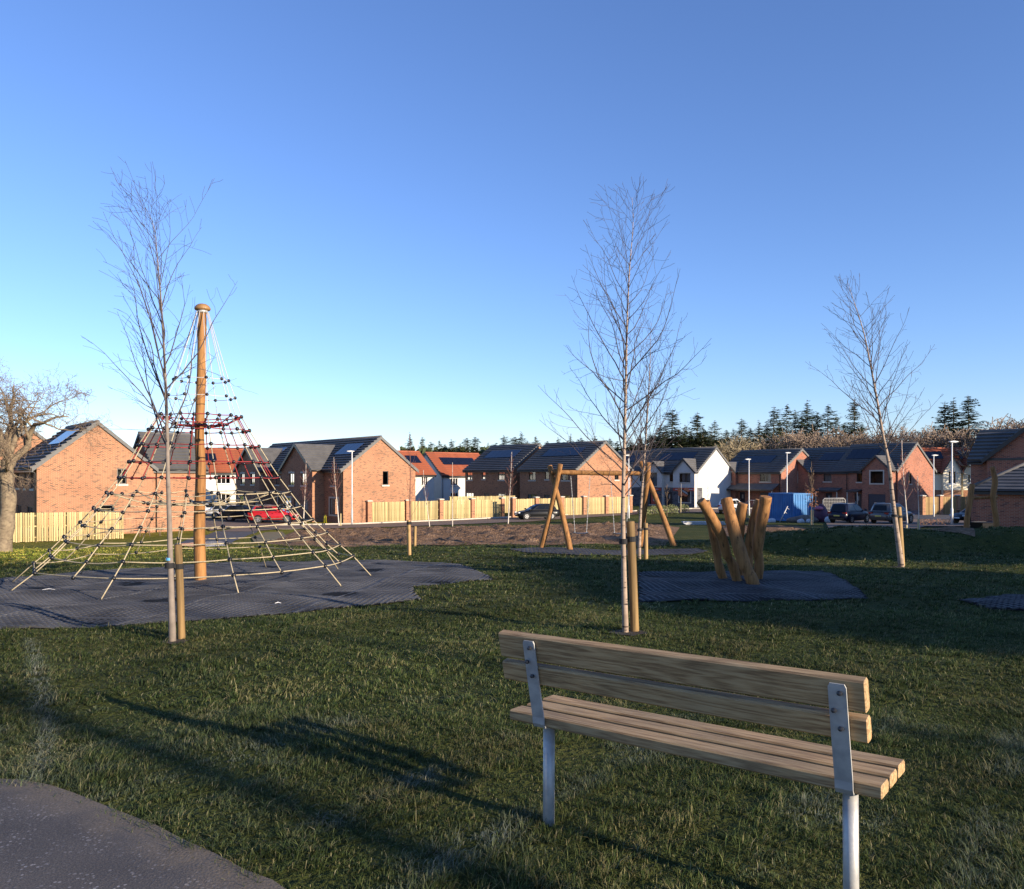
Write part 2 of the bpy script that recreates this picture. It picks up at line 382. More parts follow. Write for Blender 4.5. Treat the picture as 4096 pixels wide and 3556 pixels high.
em = ramp(nt, ea.outputs[0], [(.56, (0,0,0)), (.80, (1,1,1))])
mx2 = nd(nt, 'ShaderNodeMix', data_type='RGBA'); nt.links.new(em, mx2.inputs[0]); nt.links.new(mx1.outputs[2], mx2.inputs[6]); nt.links.new(dirt, mx2.inputs[7])
nt.links.new(mx2.outputs[2], b.inputs['Base Color']); b.inputs['Roughness'].default_value = .8; bump(nt, b, g, .5, .008)

pmat('soil_dark', (.055,.042,.026), (.028,.022,.015), 30, .95, bmp=.6, bscale=60)
m, nt, b = newmat('soil')
f = noise_tex(nt, 1.5, 6); g = noise_tex(nt, 12, 5)
c = ramp(nt, f, [(.3, (.20,.118,.066)), (.55, (.31,.19,.112)), (.75, (.42,.28,.18))])
v = ramp(nt, g, [(.3, (.6,.6,.6)), (.7, (1.2,1.2,1.2))])
mm = nd(nt, 'ShaderNodeMix', data_type='RGBA', blend_type='MULTIPLY'); mm.inputs[0].default_value = 1
nt.links.new(c, mm.inputs[6]); nt.links.new(v, mm.inputs[7]); nt.links.new(mm.outputs[2], b.inputs['Base Color'])
b.inputs['Roughness'].default_value = .95; b.inputs['Specular IOR Level'].default_value = .1; bump(nt, b, g, 1.0, .25)

# ------------------------------------------------------------------ ground sheet
def axis(*segs):
    out = []
    for a, b_, st in segs: out += list(np.arange(a, b_, st))
    return np.array(out + [segs[-1][1]])
gx = axis((-600,-60,30), (-60,-24,1.5), (-24,24,.25), (24,60,1.5), (60,600.1,30))
gyy = axis((-60,-4,8), (-4,36,.25), (36,100,1.0), (100,900.1,40))
X, Y = np.meshgrid(gx, gyy); Z = ground_z(X, Y)
nx_, ny_ = len(gx), len(gyy)
me = bpy.data.meshes.new('ground')
idx = np.arange(nx_*ny_).reshape(ny_, nx_)
fq = np.stack([idx[:-1,:-1], idx[:-1,1:], idx[1:,1:], idx[1:,:-1]], -1).reshape(-1, 4)
me.from_pydata(np.stack([X, Y, Z], -1).reshape(-1, 3).tolist(), [], fq.tolist())
me.polygons.foreach_set('use_smooth', [True]*len(me.polygons))
struct(link('ground', me, M['ground_grass']))

def sheet(name, poly, res, off, mat, zf=None):
    """polygon laid on the ground, cut into cells so that it follows it"""
    bm = bmesh.new()
    bm.faces.new([bm.verts.new((p[0], p[1], 0)) for p in poly])
    xs = [p[0] for p in poly]; ys = [p[1] for p in poly]
    for ax, lo, hi in ((0, min(xs), max(xs)), (1, min(ys), max(ys))):
        k = math.ceil(lo/res)*res
        while k < hi:
            co = [0,0,0]; no = [0,0,0]; co[ax] = k; no[ax] = 1
            bmesh.ops.bisect_plane(bm, geom=bm.verts[:]+bm.edges[:]+bm.faces[:], plane_co=co, plane_no=no, dist=1e-5)
            k += res
    for v in bm.verts:
        v.co.z = gz(v.co.x, v.co.y) + off + (zf(v.co.x, v.co.y) if zf else 0)
    bmesh.ops.recalc_face_normals(bm, faces=bm.faces[:])
    for f_ in bm.faces:
        if f_.normal.z < 0: f_.normal_flip()
        f_.smooth = True
    me = bpy.data.meshes.new(name); bm.to_mesh(me); bm.free()
    return link(name, me, mat)
def pxpoly(pts): return [tuple(gp(*p)[:2]) for p in pts]
def inpoly(x, y, poly):
    x = np.asarray(x); y = np.asarray(y); r = np.zeros(x.shape, bool); j = len(poly)-1
    for i in range(len(poly)):
        xi, yi = poly[i][0], poly[i][1]; xj, yj = poly[j][0], poly[j][1]
        c = ((yi > y) != (yj > y)) & (x < (xj-xi)*(y-yi)/((yj-yi) if yj != yi else 1e-9)+xi)
        r ^= c; j = i
    return r
def polydist(x, y, line):
    d = np.full(np.shape(x), 1e9)
    for (ax, ay), (bx, by) in zip(line[:-1], line[1:]):
        L2 = (bx-ax)**2+(by-ay)**2+1e-9
        t = np.clip(((x-ax)*(bx-ax)+(y-ay)*(by-ay))/L2, 0, 1)
        d = np.minimum(d, np.hypot(x-ax-t*(bx-ax), y-ay-t*(by-ay)))
    return d
# near footpath at the lower left
edge = pxpoly([(0,3125),(90,3128),(200,3150),(300,3180),(400,3222),(500,3268),(620,3312),(740,3368),(860,3425),(980,3488),(1080,3535)])
edge = [(-9,4.9),(-6,4.55),(-4,4.2),(-3.0,4.02)] + edge + [(-.45,2.55),(.1,2.0),(.9,1.2),(2.5,-.2),(5,-2)]
rr = random.Random(5)
edge2 = []
for (a, b_), (c_, d_) in zip(edge[:-1], edge[1:]):
    n = max(1, int(math.hypot(c_-a, d_-b_)/.12))
    for i in range(n):
        t = i/n; edge2.append((a+(c_-a)*t+rr.uniform(-.008,.008), b_+(d_-b_)*t+rr.uniform(-.008,.008)))
edge2.append(edge[-1])
path_poly = edge2 + [(5,-5),(-9,-5)]
path = sheet('footpath', path_poly, .12, .012, M['path_asphalt'])
el = path.data.attributes.new('edge', 'FLOAT', 'POINT')
co = np.array([v.co[:] for v in path.data.vertices])
dd = polydist(co[:,0], co[:,1], edge2)
el.data.foreach_set('value', .6*np.clip(1-dd/.45, 0, 1).astype(np.float32)); struct(path)

# ------------------------------------------------------------------ roads, verges and soil in the distance
def ncl(x, y): 
    v = Vector((x*.9, y*.9, 0)); 
    return .14*max(0, mnoise.noise(v*.8)) + .24*max(0, mnoise.noise(v*2.3+Vector((7,3,1)))) + .14*abs(mnoise.noise(v*5.3))
soil_poly = pxpoly([(1040,2172),(1120,2182),(1260,2188),(1480,2186),(1750,2182),(2000,2180),(2300,2180),(2560,2182),(2660,2184),(2690,2150),(2720,2110),(2560,2092),(2400,2096),(2150,2106),(1800,2112),(1420,2118),(1300,2114),(1180,2122)])
sl_ = soil_poly+[soil_poly[0]]
so = sheet('soil_bed', soil_poly, .22, .015, M['soil'], lambda x, y: ncl(x, y)*float(np.clip(polydist(np.array(x), np.array(y), sl_)/1.2, 0, 1))); struct(so)
soil2 = pxpoly([(2890,2104),(3200,2108),(3560,2112),(3750,2118),(3900,2124),(3900,2150),(2890,2150)])
so = sheet('soil_verge', soil2, .3, .02, M['soil'], lambda x, y: ncl(x, y)*.8*float(np.clip(polydist(np.array(x), np.array(y), soil2+[soil2[0]])/.8, 0, 1))); struct(so)
road_far = [(3300,2035),(2770,2037),(2560,2045),(2420,2055),(2270,2062),(2030,2072),(1798,2084),(1423,2099),(1250,2102),(1105,2104),(960,2112)]
road_near = [(880,2128),(1000,2128),(1105,2120),(1423,2113),(1800,2101),(2100,2089),(2240,2078),(2400,2068),(2560,2058),(2790,2051),(3300,2064)]
road = sheet('road', pxpoly(road_far+road_near), 2.0, .05, M['road_brown']); struct(road)
park = sheet('parking_court', pxpoly([(840,2126),(960,2111),(1105,2103),(1230,2085),(1215,2055),(860,2055),(780,2075)]), 2.0, .06, M['road_brown']); struct(park)
pr = sheet('parking_bay', pxpoly([(3300,2064),(3302,2036),(3560,2040),(3980,2055),(3980,2108),(3700,2108),(3350,2110)]), 2.0, .055, M['road_brown']); struct(pr)
lane = sheet('side_lane', pxpoly([(3560,2075),(3560,2042),(3980,2048),(3980,2085)]), 2.0, .07, M['asphalt']); struct(lane)
drive = sheet('driveway', pxpoly([(2640,2036),(2790,2036),(3000,2036),(2980,2018),(2760,2018)]), 2.0, .06, M['asphalt']); struct(drive)
# footpath with thin ice beyond the net
fp = sheet('winding_path', pxpoly([(700,2178),(770,2150),(860,2128),(960,2112),(1040,2118),(1000,2140),(940,2165),(900,2190),(760,2192)]), .8, .035, M['asphalt']); struct(fp)
ice = sheet('frozen_puddle', pxpoly([(720,2180),(800,2172),(880,2168),(925,2178),(900,2190),(800,2194),(730,2190)]), .6, .055, M['puddle_ice']); struct(ice)
vg = sheet('worn_verge', pxpoly([(1005,2150),(1060,2130),(1130,2128),(1150,2150),(1090,2168),(1020,2175)]), .6, .03, M['straw_verge']); struct(vg)
# pale kerb along the far edge of the road
kp = [gp(*p) for p in road_far[:-1]]
kb = MB()
for a, b_ in zip(kp[:-1], kp[1:]):
    t = (b_-a); t.z = 0; n = Vector((-t.y, t.x, 0)).normalized()*.1
    if n.y < 0: n = -n
    kb.hexa([(a.x,a.y,a.z-.1),(b_.x,b_.y,b_.z-.1),(b_.x+n.x,b_.y+n.y,b_.z-.1),(a.x+n.x,a.y+n.y,a.z-.1),
             (a.x,a.y,a.z+.16),(b_.x,b_.y,b_.z+.16),(b_.x+n.x,b_.y+n.y,b_.z+.16),(a.x+n.x,a.y+n.y,a.z+.16)])
struct(kb.build('kerb', M['kerb']))

# ------------------------------------------------------------------ rubber safety mats
def rubber_mat(name, label, poly, ang, group=None, cell=.085, wave=.02, bar=.024, mat='rubber_mat'):
    cx0 = sum(p[0] for p in poly)/len(poly); cy0 = sum(p[1] for p in poly)/len(poly)
    root = thing(name, label, 'safety mat', (cx0, cy0, gz(cx0, cy0)), 0, group)
    o = sheet('underlay', poly, .25, .012, M['mat_under']); 
    o.data.transform(Matrix.Translation((-cx0, -cy0, -gz(cx0, cy0)))); o.parent = root
    ca, sa = math.cos(ang), math.sin(ang); P = [(p[0]-cx0, p[1]-cy0) for p in poly]
    L = [(x*ca+y*sa, -x*sa+y*ca) for x, y in P]
    u0, u1 = min(p[0] for p in L), max(p[0] for p in L); v0, v1 = min(p[1] for p in L), max(p[1] for p in L)
    z0 = gz(cx0, cy0)
    def wz(u, v):
        x = u*ca-v*sa+cx0; y = u*sa+v*ca+cy0
        w = wave*(np.sin(u*1.9+1.3*np.sin(v*1.1))*np.sin(v*1.7+.6*u)+.5*np.sin(u*4.1+v*.7)*np.sin(v*3.3))+wave
        return x-cx0, y-cy0, ground_z(x, y)-z0+.014+w
    tiles = {}; step = .11; TU, TV = 1.5, 1.0
    def addline(fixed, along_u, lift=0.0):
        a0, a1 = (u0, u1) if along_u else (v0, v1)
        t = np.arange(a0, a1+step, step); f = np.full_like(t, fixed)
        u, v = (t, f) if along_u else (f, t)
        ins = inpoly(u, v, L)
        du, dv = (0, bar/2) if along_u else (bar/2, 0)
        x0, y0, za = wz(u-du, v-dv); x1, y1, zb = wz(u+du, v+dv); za = za+lift; zb = zb+lift
        for i in range(len(t)-1):
            if not (ins[i] and ins[i+1]): continue
            um, vm = (u[i]+u[i+1])/2, (v[i]+v[i+1])/2
            mb = tiles.setdefault((int(math.floor(um/TU)), int(math.floor(vm/TV))), MB())
            n = len(mb.v); h = .018
            mb.v += [(x0[i],y0[i],za[i]-h),(x0[i+1],y0[i+1],za[i+1]-h),(x0[i],y0[i],za[i]),(x0[i+1],y0[i+1],za[i+1]),
                     (x1[i],y1[i],zb[i]),(x1[i+1],y1[i+1],zb[i+1]),(x1[i],y1[i],zb[i]-h),(x1[i+1],y1[i+1],zb[i+1]-h)]
            mb.f += [(n,n+1,n+3,n+2),(n+2,n+3,n+5,n+4),(n+4,n+5,n+7,n+6)]
    k = u0
    while k < u1: addline(k, False); k += cell
    k = v0
    while k < v1: addline(k, True); k += cell
    for key in sorted(tiles): tiles[key].build('mat_tile', M[mat], root, uv=False)
    if mat == 'rubber_mat':
        bar = .034
        for along in (False, True):
            lo_, hi_, T_ = (v0, v1, TV) if along else (u0, u1, TU)
            k = math.ceil(lo_/T_)*T_
            while k < hi_:
                tiles.clear(); addline(k, along, .004)
                sm_ = MB()
                for t_ in tiles.values():
                    n = len(sm_.v); sm_.v += t_.v; sm_.f += [tuple(i+n for i in f) for f in t_.f]
                if sm_.v: sm_.build('seam', M['mat_seam'], root, uv=False)
                k += T_
    return root
pmat('mat_seam', (.11,.11,.115), (.04,.04,.045), 3, .7, spec=.2)
pmat('mat_under', (.012,.012,.012), (.006,.006,.007), 6, .95, spec=.1)
mat1 = pxpoly([(-260,2350),(0,2320),(420,2282),(1000,2252),(1300,2244),(1560,2245),(1840,2259),(1920,2290),(1975,2322),(1790,2340),(1655,2350),(1660,2378),(1690,2404),(1400,2432),(1000,2470),(500,2505),(0,2521),(-260,2530)])
mat2 = pxpoly([(2552,2291),(2900,2286),(3290,2286),(3385,2325),(3475,2398),(3000,2410),(2556,2412)])
mat3 = pxpoly([(3835,2402),(4000,2389),(4350,2386),(4350,2452),(3960,2442)])
mat4 = pxpoly([(2030,2198),(2190,2191),(2790,2194),(2830,2206),(2780,2218),(2300,2222),(2130,2213)])
rubber_mat('rubber_mat', 'wide dark rubber grid mat under the rope climbing pyramid', mat1, -.12, 'rubber safety mats', wave=.012)
rubber_mat('rubber_mat', 'dark rubber grid mat under the carved leaning log climber', mat2, .06, 'rubber safety mats', wave=.010)
rubber_mat('rubber_mat', 'corner of a dark rubber grid mat at the right edge of the lawn', mat3, .2, 'rubber safety mats', wave=.012)
rubber_mat('rubber_mat', 'pale grey rubber grid mat beneath the wooden swing', mat4, 0, 'rubber safety mats', cell=.11, bar=.05, wave=.006, mat='mat_edge')

# ------------------------------------------------------------------ grass blades (uncountable)
def sn2(x, y, s, seed=0.0):
    return (np.sin(x*s*1.7+seed)*np.cos(y*s*1.3-seed*2)+.6*np.sin(x*s*3.1-y*s*2.3+seed*5)+.4*np.sin(y*s*4.7+x*s*1.1+seed*3))/2
track = [tuple(gp(*p)[:2]) for p in ((125,2560),(140,2640),(165,2790),(188,2950),(165,3060),(120,3140))]
bare_spots = []
for px, py, r_ in ((2512,2532,.17),(700,2568,.12),(1655,3190,.05),(1885,3390,.06),(1480,2830,.045),(2440,3010,.05),(2590,2985,.05),(3600,2270,.2)):
    c_ = gp(px, py); bare_spots.append((c_.x, c_.y, r_)); rq = random.Random(px)
    pl_ = [(c_.x+math.cos(a)*r_*1.05*rq.uniform(.7,1.15), c_.y+math.sin(a)*r_*1.05*rq.uniform(.7,1.15)) for a in [6.283*i/14 for i in range(14)]]
    if r_ > .1: struct(sheet('bare_soil', pl_, .06, .006, M['soil_dark'], lambda x, y: .006*mnoise.noise(Vector((x*25, y*25, 0)))))
def grass(name, label, y0, y1, dens, h0, w0, seed, margin=1.5):
    rng = np.random.default_rng(seed)
    half = .66*y1+margin; area = 2*half*(y1-y0); n = int(area*dens)
    nt_ = n//9; cxx = rng.uniform(-half, half, nt_); cyy = rng.uniform(y0, y1, nt_); ti = np.repeat(np.arange(nt_), 9); n = len(ti)
    ja = rng.uniform(0, 2*np.pi, n); jr = np.abs(rng.normal(0, 1, n))*h0*.7
    x = cxx[ti]+np.cos(ja)*jr; y = cyy[ti]+np.sin(ja)*jr; th_ = rng.lognormal(0, .28, nt_)[ti]; tc_ = rng.uniform(.72, 1.28, nt_)[ti]
    ok = np.abs(x) < .66*y+margin
    x, y, ja, th_, tc_ = x[ok], y[ok], ja[ok], th_[ok], tc_[ok]
    k = ~(inpoly(x, y, path_poly) & (polydist(x, y, edge2) > np.abs(rng.normal(0, .045, len(x))))); x, y, ja, th_, tc_ = x[k], y[k], ja[k], th_[k], tc_[k]
    wn_ = sn2(x, y, 3.1, 9)+.6*sn2(x, y, 8.5, 2); k = ~((wn_ < -.55) & (rng.random(len(x)) < .7)); x, y, ja, th_, tc_ = x[k], y[k], ja[k], th_[k], tc_[k]
    for pl in (mat1, mat2, mat3, mat4): 
        k = ~inpoly(x, y, pl); x, y, ja, th_, tc_ = x[k], y[k], ja[k], th_[k], tc_[k]
    for bx_, by_, br_ in bare_spots:
        k = ~((np.hypot(x-bx_, y-by_) < br_*rng.uniform(.6, 1.15, len(x)))); x, y, ja, th_, tc_ = x[k], y[k], ja[k], th_[k], tc_[k]
    n = len(x); z = ground_z(x, y)
    tus = sn2(x, y, 2.2, 1)+.7*sn2(x, y, 6.5, 4)
    bare = (sn2(x, y, 5.5, 9) + .5*sn2(x, y, 13, 2)) < -.75
    h = h0*(.75+.45*np.clip(tus, -1, 1.4))*th_*rng.lognormal(0, .25, n); h[bare] *= .45
    w = w0*rng.uniform(.6, 1.4, n)
    an = ja+rng.normal(0, .7, n); lean = h*rng.uniform(.4, 1.9, n)
    # the lawn lies over in patches
    bx = np.cos(2.2*sn2(x, y, .9, 3)+.5); by = np.sin(2.2*sn2(x, y, .9, 3)+.5)
    lx = np.cos(an)+.6*bx; ly = np.sin(an)+.6*by; ln = np.hypot(lx, ly)+1e-6; lx, ly = lx/ln, ly/ln
    sx, sy = -np.sin(an), np.cos(an)
    P = np.empty((n, 5, 3))
    P[:,0] = np.stack([x-sx*w/2, y-sy*w/2, z-.005], -1); P[:,1] = np.stack([x+sx*w/2, y+sy*w/2, z-.005], -1)
    mx_, my_, mz_ = x+lx*lean*.35, y+ly*lean*.35, z+h*.62
    P[:,2] = np.stack([mx_-sx*w*.38, my_-sy*w*.38, mz_], -1); P[:,3] = np.stack([mx_+sx*w*.38, my_+sy*w*.38, mz_], -1)
    P[:,4] = np.stack([x+lx*lean, y+ly*lean, z+h*rng.uniform(.75, 1.0, n)], -1)
    base = np.arange(n)*5
    me = bpy.data.meshes.new(name)
    me.vertices.add(n*5); me.vertices.foreach_set('co', P.astype(np.float32).ravel())
    loops = np.stack([base, base+1, base+3, base+2, base+2, base+3, base+4], -1)
    me.loops.add(n*7); me.loops.foreach_set('vertex_index', loops.astype(np.int32).ravel())
    st = np.empty(2*n, np.int32); st[0::2] = np.arange(n)*7; st[1::2] = np.arange(n)*7+4
    me.polygons.add(2*n); me.polygons.foreach_set('loop_start', st)
    me.update(calc_edges=True)
    # colour: greens, straw, and a rime of frost in places
    pal = np.array([(.044,.070,.020),(.076,.106,.030),(.130,.150,.048),(.22,.20,.088),(.31,.275,.15)])
    ch = rng.choice(5, n, p=[.34,.32,.21,.09,.04])
    straw = (sn2(x, y, 1.6, 6) > .35) & (rng.random(n) < .35); ch[straw] = 3
    c = pal[ch]*(rng.uniform(.75, 1.2, n)*tc_)[:,None]
    c = c*(1+.38*np.clip(sn2(x, y, .55, 2.2)+.5*sn2(x, y, 1.5, 8), -1, 1))[:,None]
    dry = np.clip((-x-5)/8, 0, 1)*np.clip((y-15)/5, 0, 1); c = c*(1+dry[:,None]*np.array([2.4,1.9,.5]))
    fr = np.clip((sn2(x, y, 1.9, 12)+.5*sn2(x, y, 5, 2))*1.3-.25, 0, 1)*np.clip(1.25-np.abs(y-3.6)/2.2, 0, 1)
    trk = polydist(x, y, track); fr = np.maximum(fr, 1.0*np.exp(-(trk/.07)**2)); fr = np.maximum(fr, .55*np.clip(1-np.hypot(x+2.1, y-3.9)/1.5, 0, 1)*np.clip(.6+sn2(x, y, 4, 3), 0, 1))
    fr = (fr*rng.uniform(0, 1, n))[:,None]
    c = c*(1-fr*.6)+np.array([.32,.345,.32])*fr*.6
    col = np.repeat(c[:,None,:], 5, 1); col[:,:2] *= .45; col[:,4] *= 1.25  # roots painted darker and tips lighter, deepening the sunlit and shaded contrast
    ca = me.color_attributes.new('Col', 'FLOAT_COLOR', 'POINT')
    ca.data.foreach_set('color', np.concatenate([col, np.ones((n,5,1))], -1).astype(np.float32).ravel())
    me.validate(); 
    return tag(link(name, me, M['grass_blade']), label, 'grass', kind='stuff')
grass('grass', 'short rough lawn grass with frosted tips beside the path and bench', 2.0, 5.2, 11500, .027, .0031, 1)
grass('grass', 'rough green lawn grass round the first staked trees', 5.2, 9.5, 4200, .030, .0050, 2)
grass('grass', 'rough green lawn grass round the rubber mats', 9.5, 17, 950, .038, .0095, 3)
grass('grass', 'rough green grass on the far lawn and mound', 17, 30, 280, .045, .018, 4)
# ------------------------------------------------------------------ bench
def rbox(mb, x0, y0, z0, x1, y1, z1, r=.006):
    """plank along x with eased long edges"""
    pts = [(y0+r,z0),(y1-r,z0),(y1,z0+r),(y1,z1-r),(y1-r,z1),(y0+r,z1),(y0,z1-r),(y0,z0+r)]
    n = len(mb.v); k = 8; e = r*.7
    for x, ins in ((x0, r*.8), (x0+e, 0), (x1-e, 0), (x1, r*.8)):
        cy, cz = (y0+y1)/2, (z0+z1)/2
        for y, z in pts:
            mb.v.append((x, y-(ins if y > cy else -ins), z-(ins if z > cz else -ins)))
    mb.f.append(tuple(range(n, n+k))); mb.f.append(tuple(range(n+4*k-1, n+3*k-1, -1)))
    for j in range(3):
        for i in range(k):
            a, b_ = n+j*k+i, n+j*k+(i+1) % k; mb.f.append((b_, a, a+k, b_+k))
lp = gp(2195, 3296); bx_dir = Vector((.795,-.607,.012)).normalized()
mid = lp + bx_dir*.615 - Vector((.607,.795,0))*.075
bench = thing('bench', 'slatted timber bench on galvanised posts seen from behind', 'bench', mid, math.atan2(-.607,.795))
bench.rotation_euler = (math.radians(-1.3), math.radians(-.7), math.atan2(-.607,.795))
def plank(name, y0, z0, y1, z1, x0=-.785, x1=.715):
    mb = MB(); rbox(mb, x0, y0-(y0+y1)/2, z0-(z0+z1)/2, x1, (y1-y0)/2, (z1-z0)/2)
    o = mb.build(name, M['bench_wood'], bench); o.location = (0, (y0+y1)/2, (z0+z1)/2); return o
for y0, y1 in ((.012,.106),(.137,.231),(.262,.356)):
    plank('seat_plank', y0, .435, y1, .480, -.785, .745)
p = plank('back_plank', -.0225, -.055, .0225, .055); p.location = (0, -.040, .780); p.rotation_euler.x = math.radians(13)
p = plank('back_plank', -.0225, -.042, .0225, .042); p.location = (0, -.014, .665); p.rotation_euler.x = math.radians(13)
for sx in (-.615, .630):
    mb = MB(); mb.tube([(sx,.075,-.12),(sx,.075,.424)], .0255, 20); mb.build('post', M['galvanised'], bench, smooth=True)
    br = MB()
    # flat steel bracket: foot under the seat, bend, upright behind the seat plank, leaning arm behind the back planks
    prof = [(.13,.427),(.03,.427),(.004,.434),(-.006,.450),(-.008,.478),(-.034,.590),(-.080,.800),(-.082,.812)]
    th = .007; n = len(br.v); w = .029
    for i, (y, z) in enumerate(prof):
        a = prof[max(i-1,0)]; c = prof[min(i+1,len(prof)-1)]; t = Vector((c[0]-a[0], c[1]-a[1])).normalized(); nn = Vector((-t.y, t.x))*th
        ww = w*(.8 if i == len(prof)-1 else 1)
        br.v += [(sx-ww,y,z),(sx+ww,y,z),(sx+ww,y-nn.x,z-nn.y),(sx-ww,y-nn.x,z-nn.y)]
    for i in range(len(prof)-1):
        for j in range(4):
            a = n+i*4+j; b_ = n+i*4+(j+1) % 4; br.f.append((a, b_, b_+4, a+4))
    br.f.append((n+3,n+2,n+1,n)); e = n+(len(prof)-1)*4; br.f.append((e,e+1,e+2,e+3))
    bo = br.build('bracket', M['galvanised'], bench)
    for dx, y, z in ((.010,-.076,.783),(-.012,-.063,.722),(.006,-.050,.662)):
        b2 = MB(); b2.lathe([(.003,-.009),(.0085,-.007),(.0085,.003)], (0,0,0), 10, axis=1); q = b2.build('bolt', M['bolt'], bo); q.location = (sx+dx, y-.008, z); q.rotation_euler.x = math.radians(-12)

# ------------------------------------------------------------------ timber helpers
def log(mb, pts, r0, r1=None, sides=14, seed=0, n=14, bul=.06):
    """peeled log with slight swellings along a curved axis, both ends eased"""
    r1 = r1 if r1 is not None else r0; rg = random.Random(seed); P = smooth_path(pts, n); m = len(P)
    ph = [rg.uniform(0, 6.28) for _ in range(3)]
    R = []
    for i in range(m):
        t = i/(m-1); r = r0+(r1-r0)*t
        r *= 1+bul*math.sin(t*7+ph[0])+bul*.5*math.sin(t*15+ph[1]); R.append(r)
    t0 = (P[1]-P[0]).normalized(); t1 = (P[-1]-P[-2]).normalized()
    P2 = [P[0]] + [P[0]+t0*R[0]*.1] + P[1:-1] + [P[-1]-t1*R[-1]*.12] + [P[-1]]
    R2 = [R[0]*.9] + [R[0]] + R[1:-1] + [R[-1]] + [R[-1]*.88]
    mb.tube(P2, R2, sides); return mb
def logobj(name, pts, r0, r1=None, parent=None, mat='pole_wood', org=Vector((0,0,0)), seed=0, n=14, bul=.05, sides=14):
    mb = MB(); log(mb, [Vector(p)-org for p in pts], r0, r1, sides, seed, n, bul)
    o = mb.build(name, M[mat], parent, smooth=True, uv=False)
    try: o.data.set_sharp_from_angle(angle=math.radians(50))
    except Exception: pass
    return o

# ------------------------------------------------------------------ rope climbing pyramid
PD = 13.3; pole_b = onground(803, PD); PX = pole_b.x
net = thing('climbing_net', 'tall rope climbing pyramid round a wooden pole with red and cream ropes', 'climbing frame', pole_b)
B0 = pole_b
ray = Vector((-PX, -PD, 0)).normalized(); rgt = Vector((-ray.y, ray.x, 0))
if rgt.x < 0: rgt = -rgt
def zl(py): return CAMZ + (HY-py)/F*PD - B0.z      # photo row at the pole's depth -> local height
def plx(px): return (px-803)/F*PD
pole_pts = [(plx(803),0,-.15),(plx(801),0,zl(2325)+.2),(plx(797),0,zl(2100)),(plx(803),0,zl(1900)),(plx(798),0,zl(1760)),(plx(800),0,zl(1650)),(plx(806),0,zl(1500)),(plx(808),0,zl(1300)),(plx(810),0,zl(1240))]
logobj('pole', pole_pts, .098, .062, net, seed=3, n=30, bul=.035, sides=18)
cap = MB(); zc = zl(1240)
cap.lathe([(.06,-.02),(.115,-.005),(.130,.012),(.128,.035),(.105,.070),(.065,.095),(.02,.105)], (plx(810),0,zc), 20); cap.build('cap', M['cap_brown'], net, smooth=True)
rimm = MB(); rimm.lathe([(.085,-.05),(.085,.0)], (plx(810),0,zc), 16); rimm.build('collar', M['galvanised'], net, smooth=True)
# profile: photo row -> half width in pixels
prof = [(1248,22),(1520,104),(1589,131),(1665,158),(1720,190),(1783,227),(1848,264),(1910,302),(1968,345),(2028,390),(2083,437),(2138,494),(2190,545),(2238,600)]
rings = [(zl(y), w/F*PD) for y, w in prof]
def pole_c(z):
    # pole axis shift at height z
    zs = [p[2] for p in pole_pts]; xs = [p[0] for p in pole_pts]; return float(np.interp(z, zs, xs))
NL = 10; angs = [math.radians(10+36*k) for k in range(NL)]
def pdir(a): return ray*math.cos(a)+rgt*math.sin(a)
def anchor(a):
    d = pdir(a); x, y = B0.x+d.x*2.80, B0.y+d.y*2.80
    return Vector((d.x*2.80, d.y*2.80, gz(x, y)-B0.z+.02))
def rp(k, a): # ring node
    z, r = rings[k]; d = pdir(a); return Vector((pole_c(z)*(1 if k < 8 else .5)+d.x*r, d.y*r, z))
ivory, red, white = M['rope_ivory'], M['rope_red'], M['rope_white']
conn_proto = MB(); conn_proto.ball((0,0,0), .033, 10, 6, (1,1,1.0)); cme = conn_proto.mesh('rope_connector', uv=False, smooth=True)
def conn(p, s=1.0):
    o = link('rope_connector', cme, M['black_plastic'], net); o.location = p
    if s != 1.0: o.scale = (s,)*3
def rope(name, pts, r, mat, sides=6):
    mb = MB(); mb.tube(pts, r, sides); return mb.build(name, mat, net, smooth=True, uv=False)
def sagp(a, b_, sag, n=6):
    return [a.lerp(b_, i/n)-Vector((0,0,sag*4*(i/n)*(1-i/n))) for i in range(n+1)]
bottoms = []
for i, a in enumerate(angs):
    top = [rp(k, a) for k in range(0, 4)]
    rope('guy_rope', top, .0066, white)
    low = [rp(k, a) for k in range(3, len(rings))] + [anchor(a)]
    rope('guy_rope', low, .0088, ivory)
    an = anchor(a); sh = MB(); sh.tube([an+Vector((0,0,-.08)), an+Vector((0,0,.03))], .011, 8); sh.build('ground_anchor', M['bolt'], net)
random.seed(4)
for k in range(1, len(rings)):
    m_ = white if k < 3 else (red if k < 8 else ivory)
    rr_ = .006 if k < 3 else .0085
    pts = []
    for i in range(NL):
        a = angs[i]; b_ = angs[(i+1) % NL] if i < NL-1 else angs[0]+2*math.pi
        p, q = rp(k, a), rp(k, b_)
        seg = sagp(p, q, random.uniform(.004,.02) if k < 8 else random.uniform(.01,.05), 6)
        pts += seg[:-1]
    pts.append(pts[0])
    rope('ring_rope', pts, rr_, m_)
    for i in range(NL): conn(rp(k, angs[i]), .85 if k < 3 else 1)
# intermediate climbing ropes between the guys
for i in range(NL):
    a = angs[i]; am = a+math.radians(18)
    for lo, hi, m_ in ((3, 7, red), (8, len(rings)-1, ivory)):
        pts = []
        for k in range(lo, hi+1):
            p = (rp(k, a)+rp(k, a+math.radians(36)))/2; p = p - Vector((0,0, .012 if k < 8 else .03)); pts.append(p); conn(p, .92)
        rope('climbing_rope', smooth_path(pts, len(pts)*3), .009, m_)
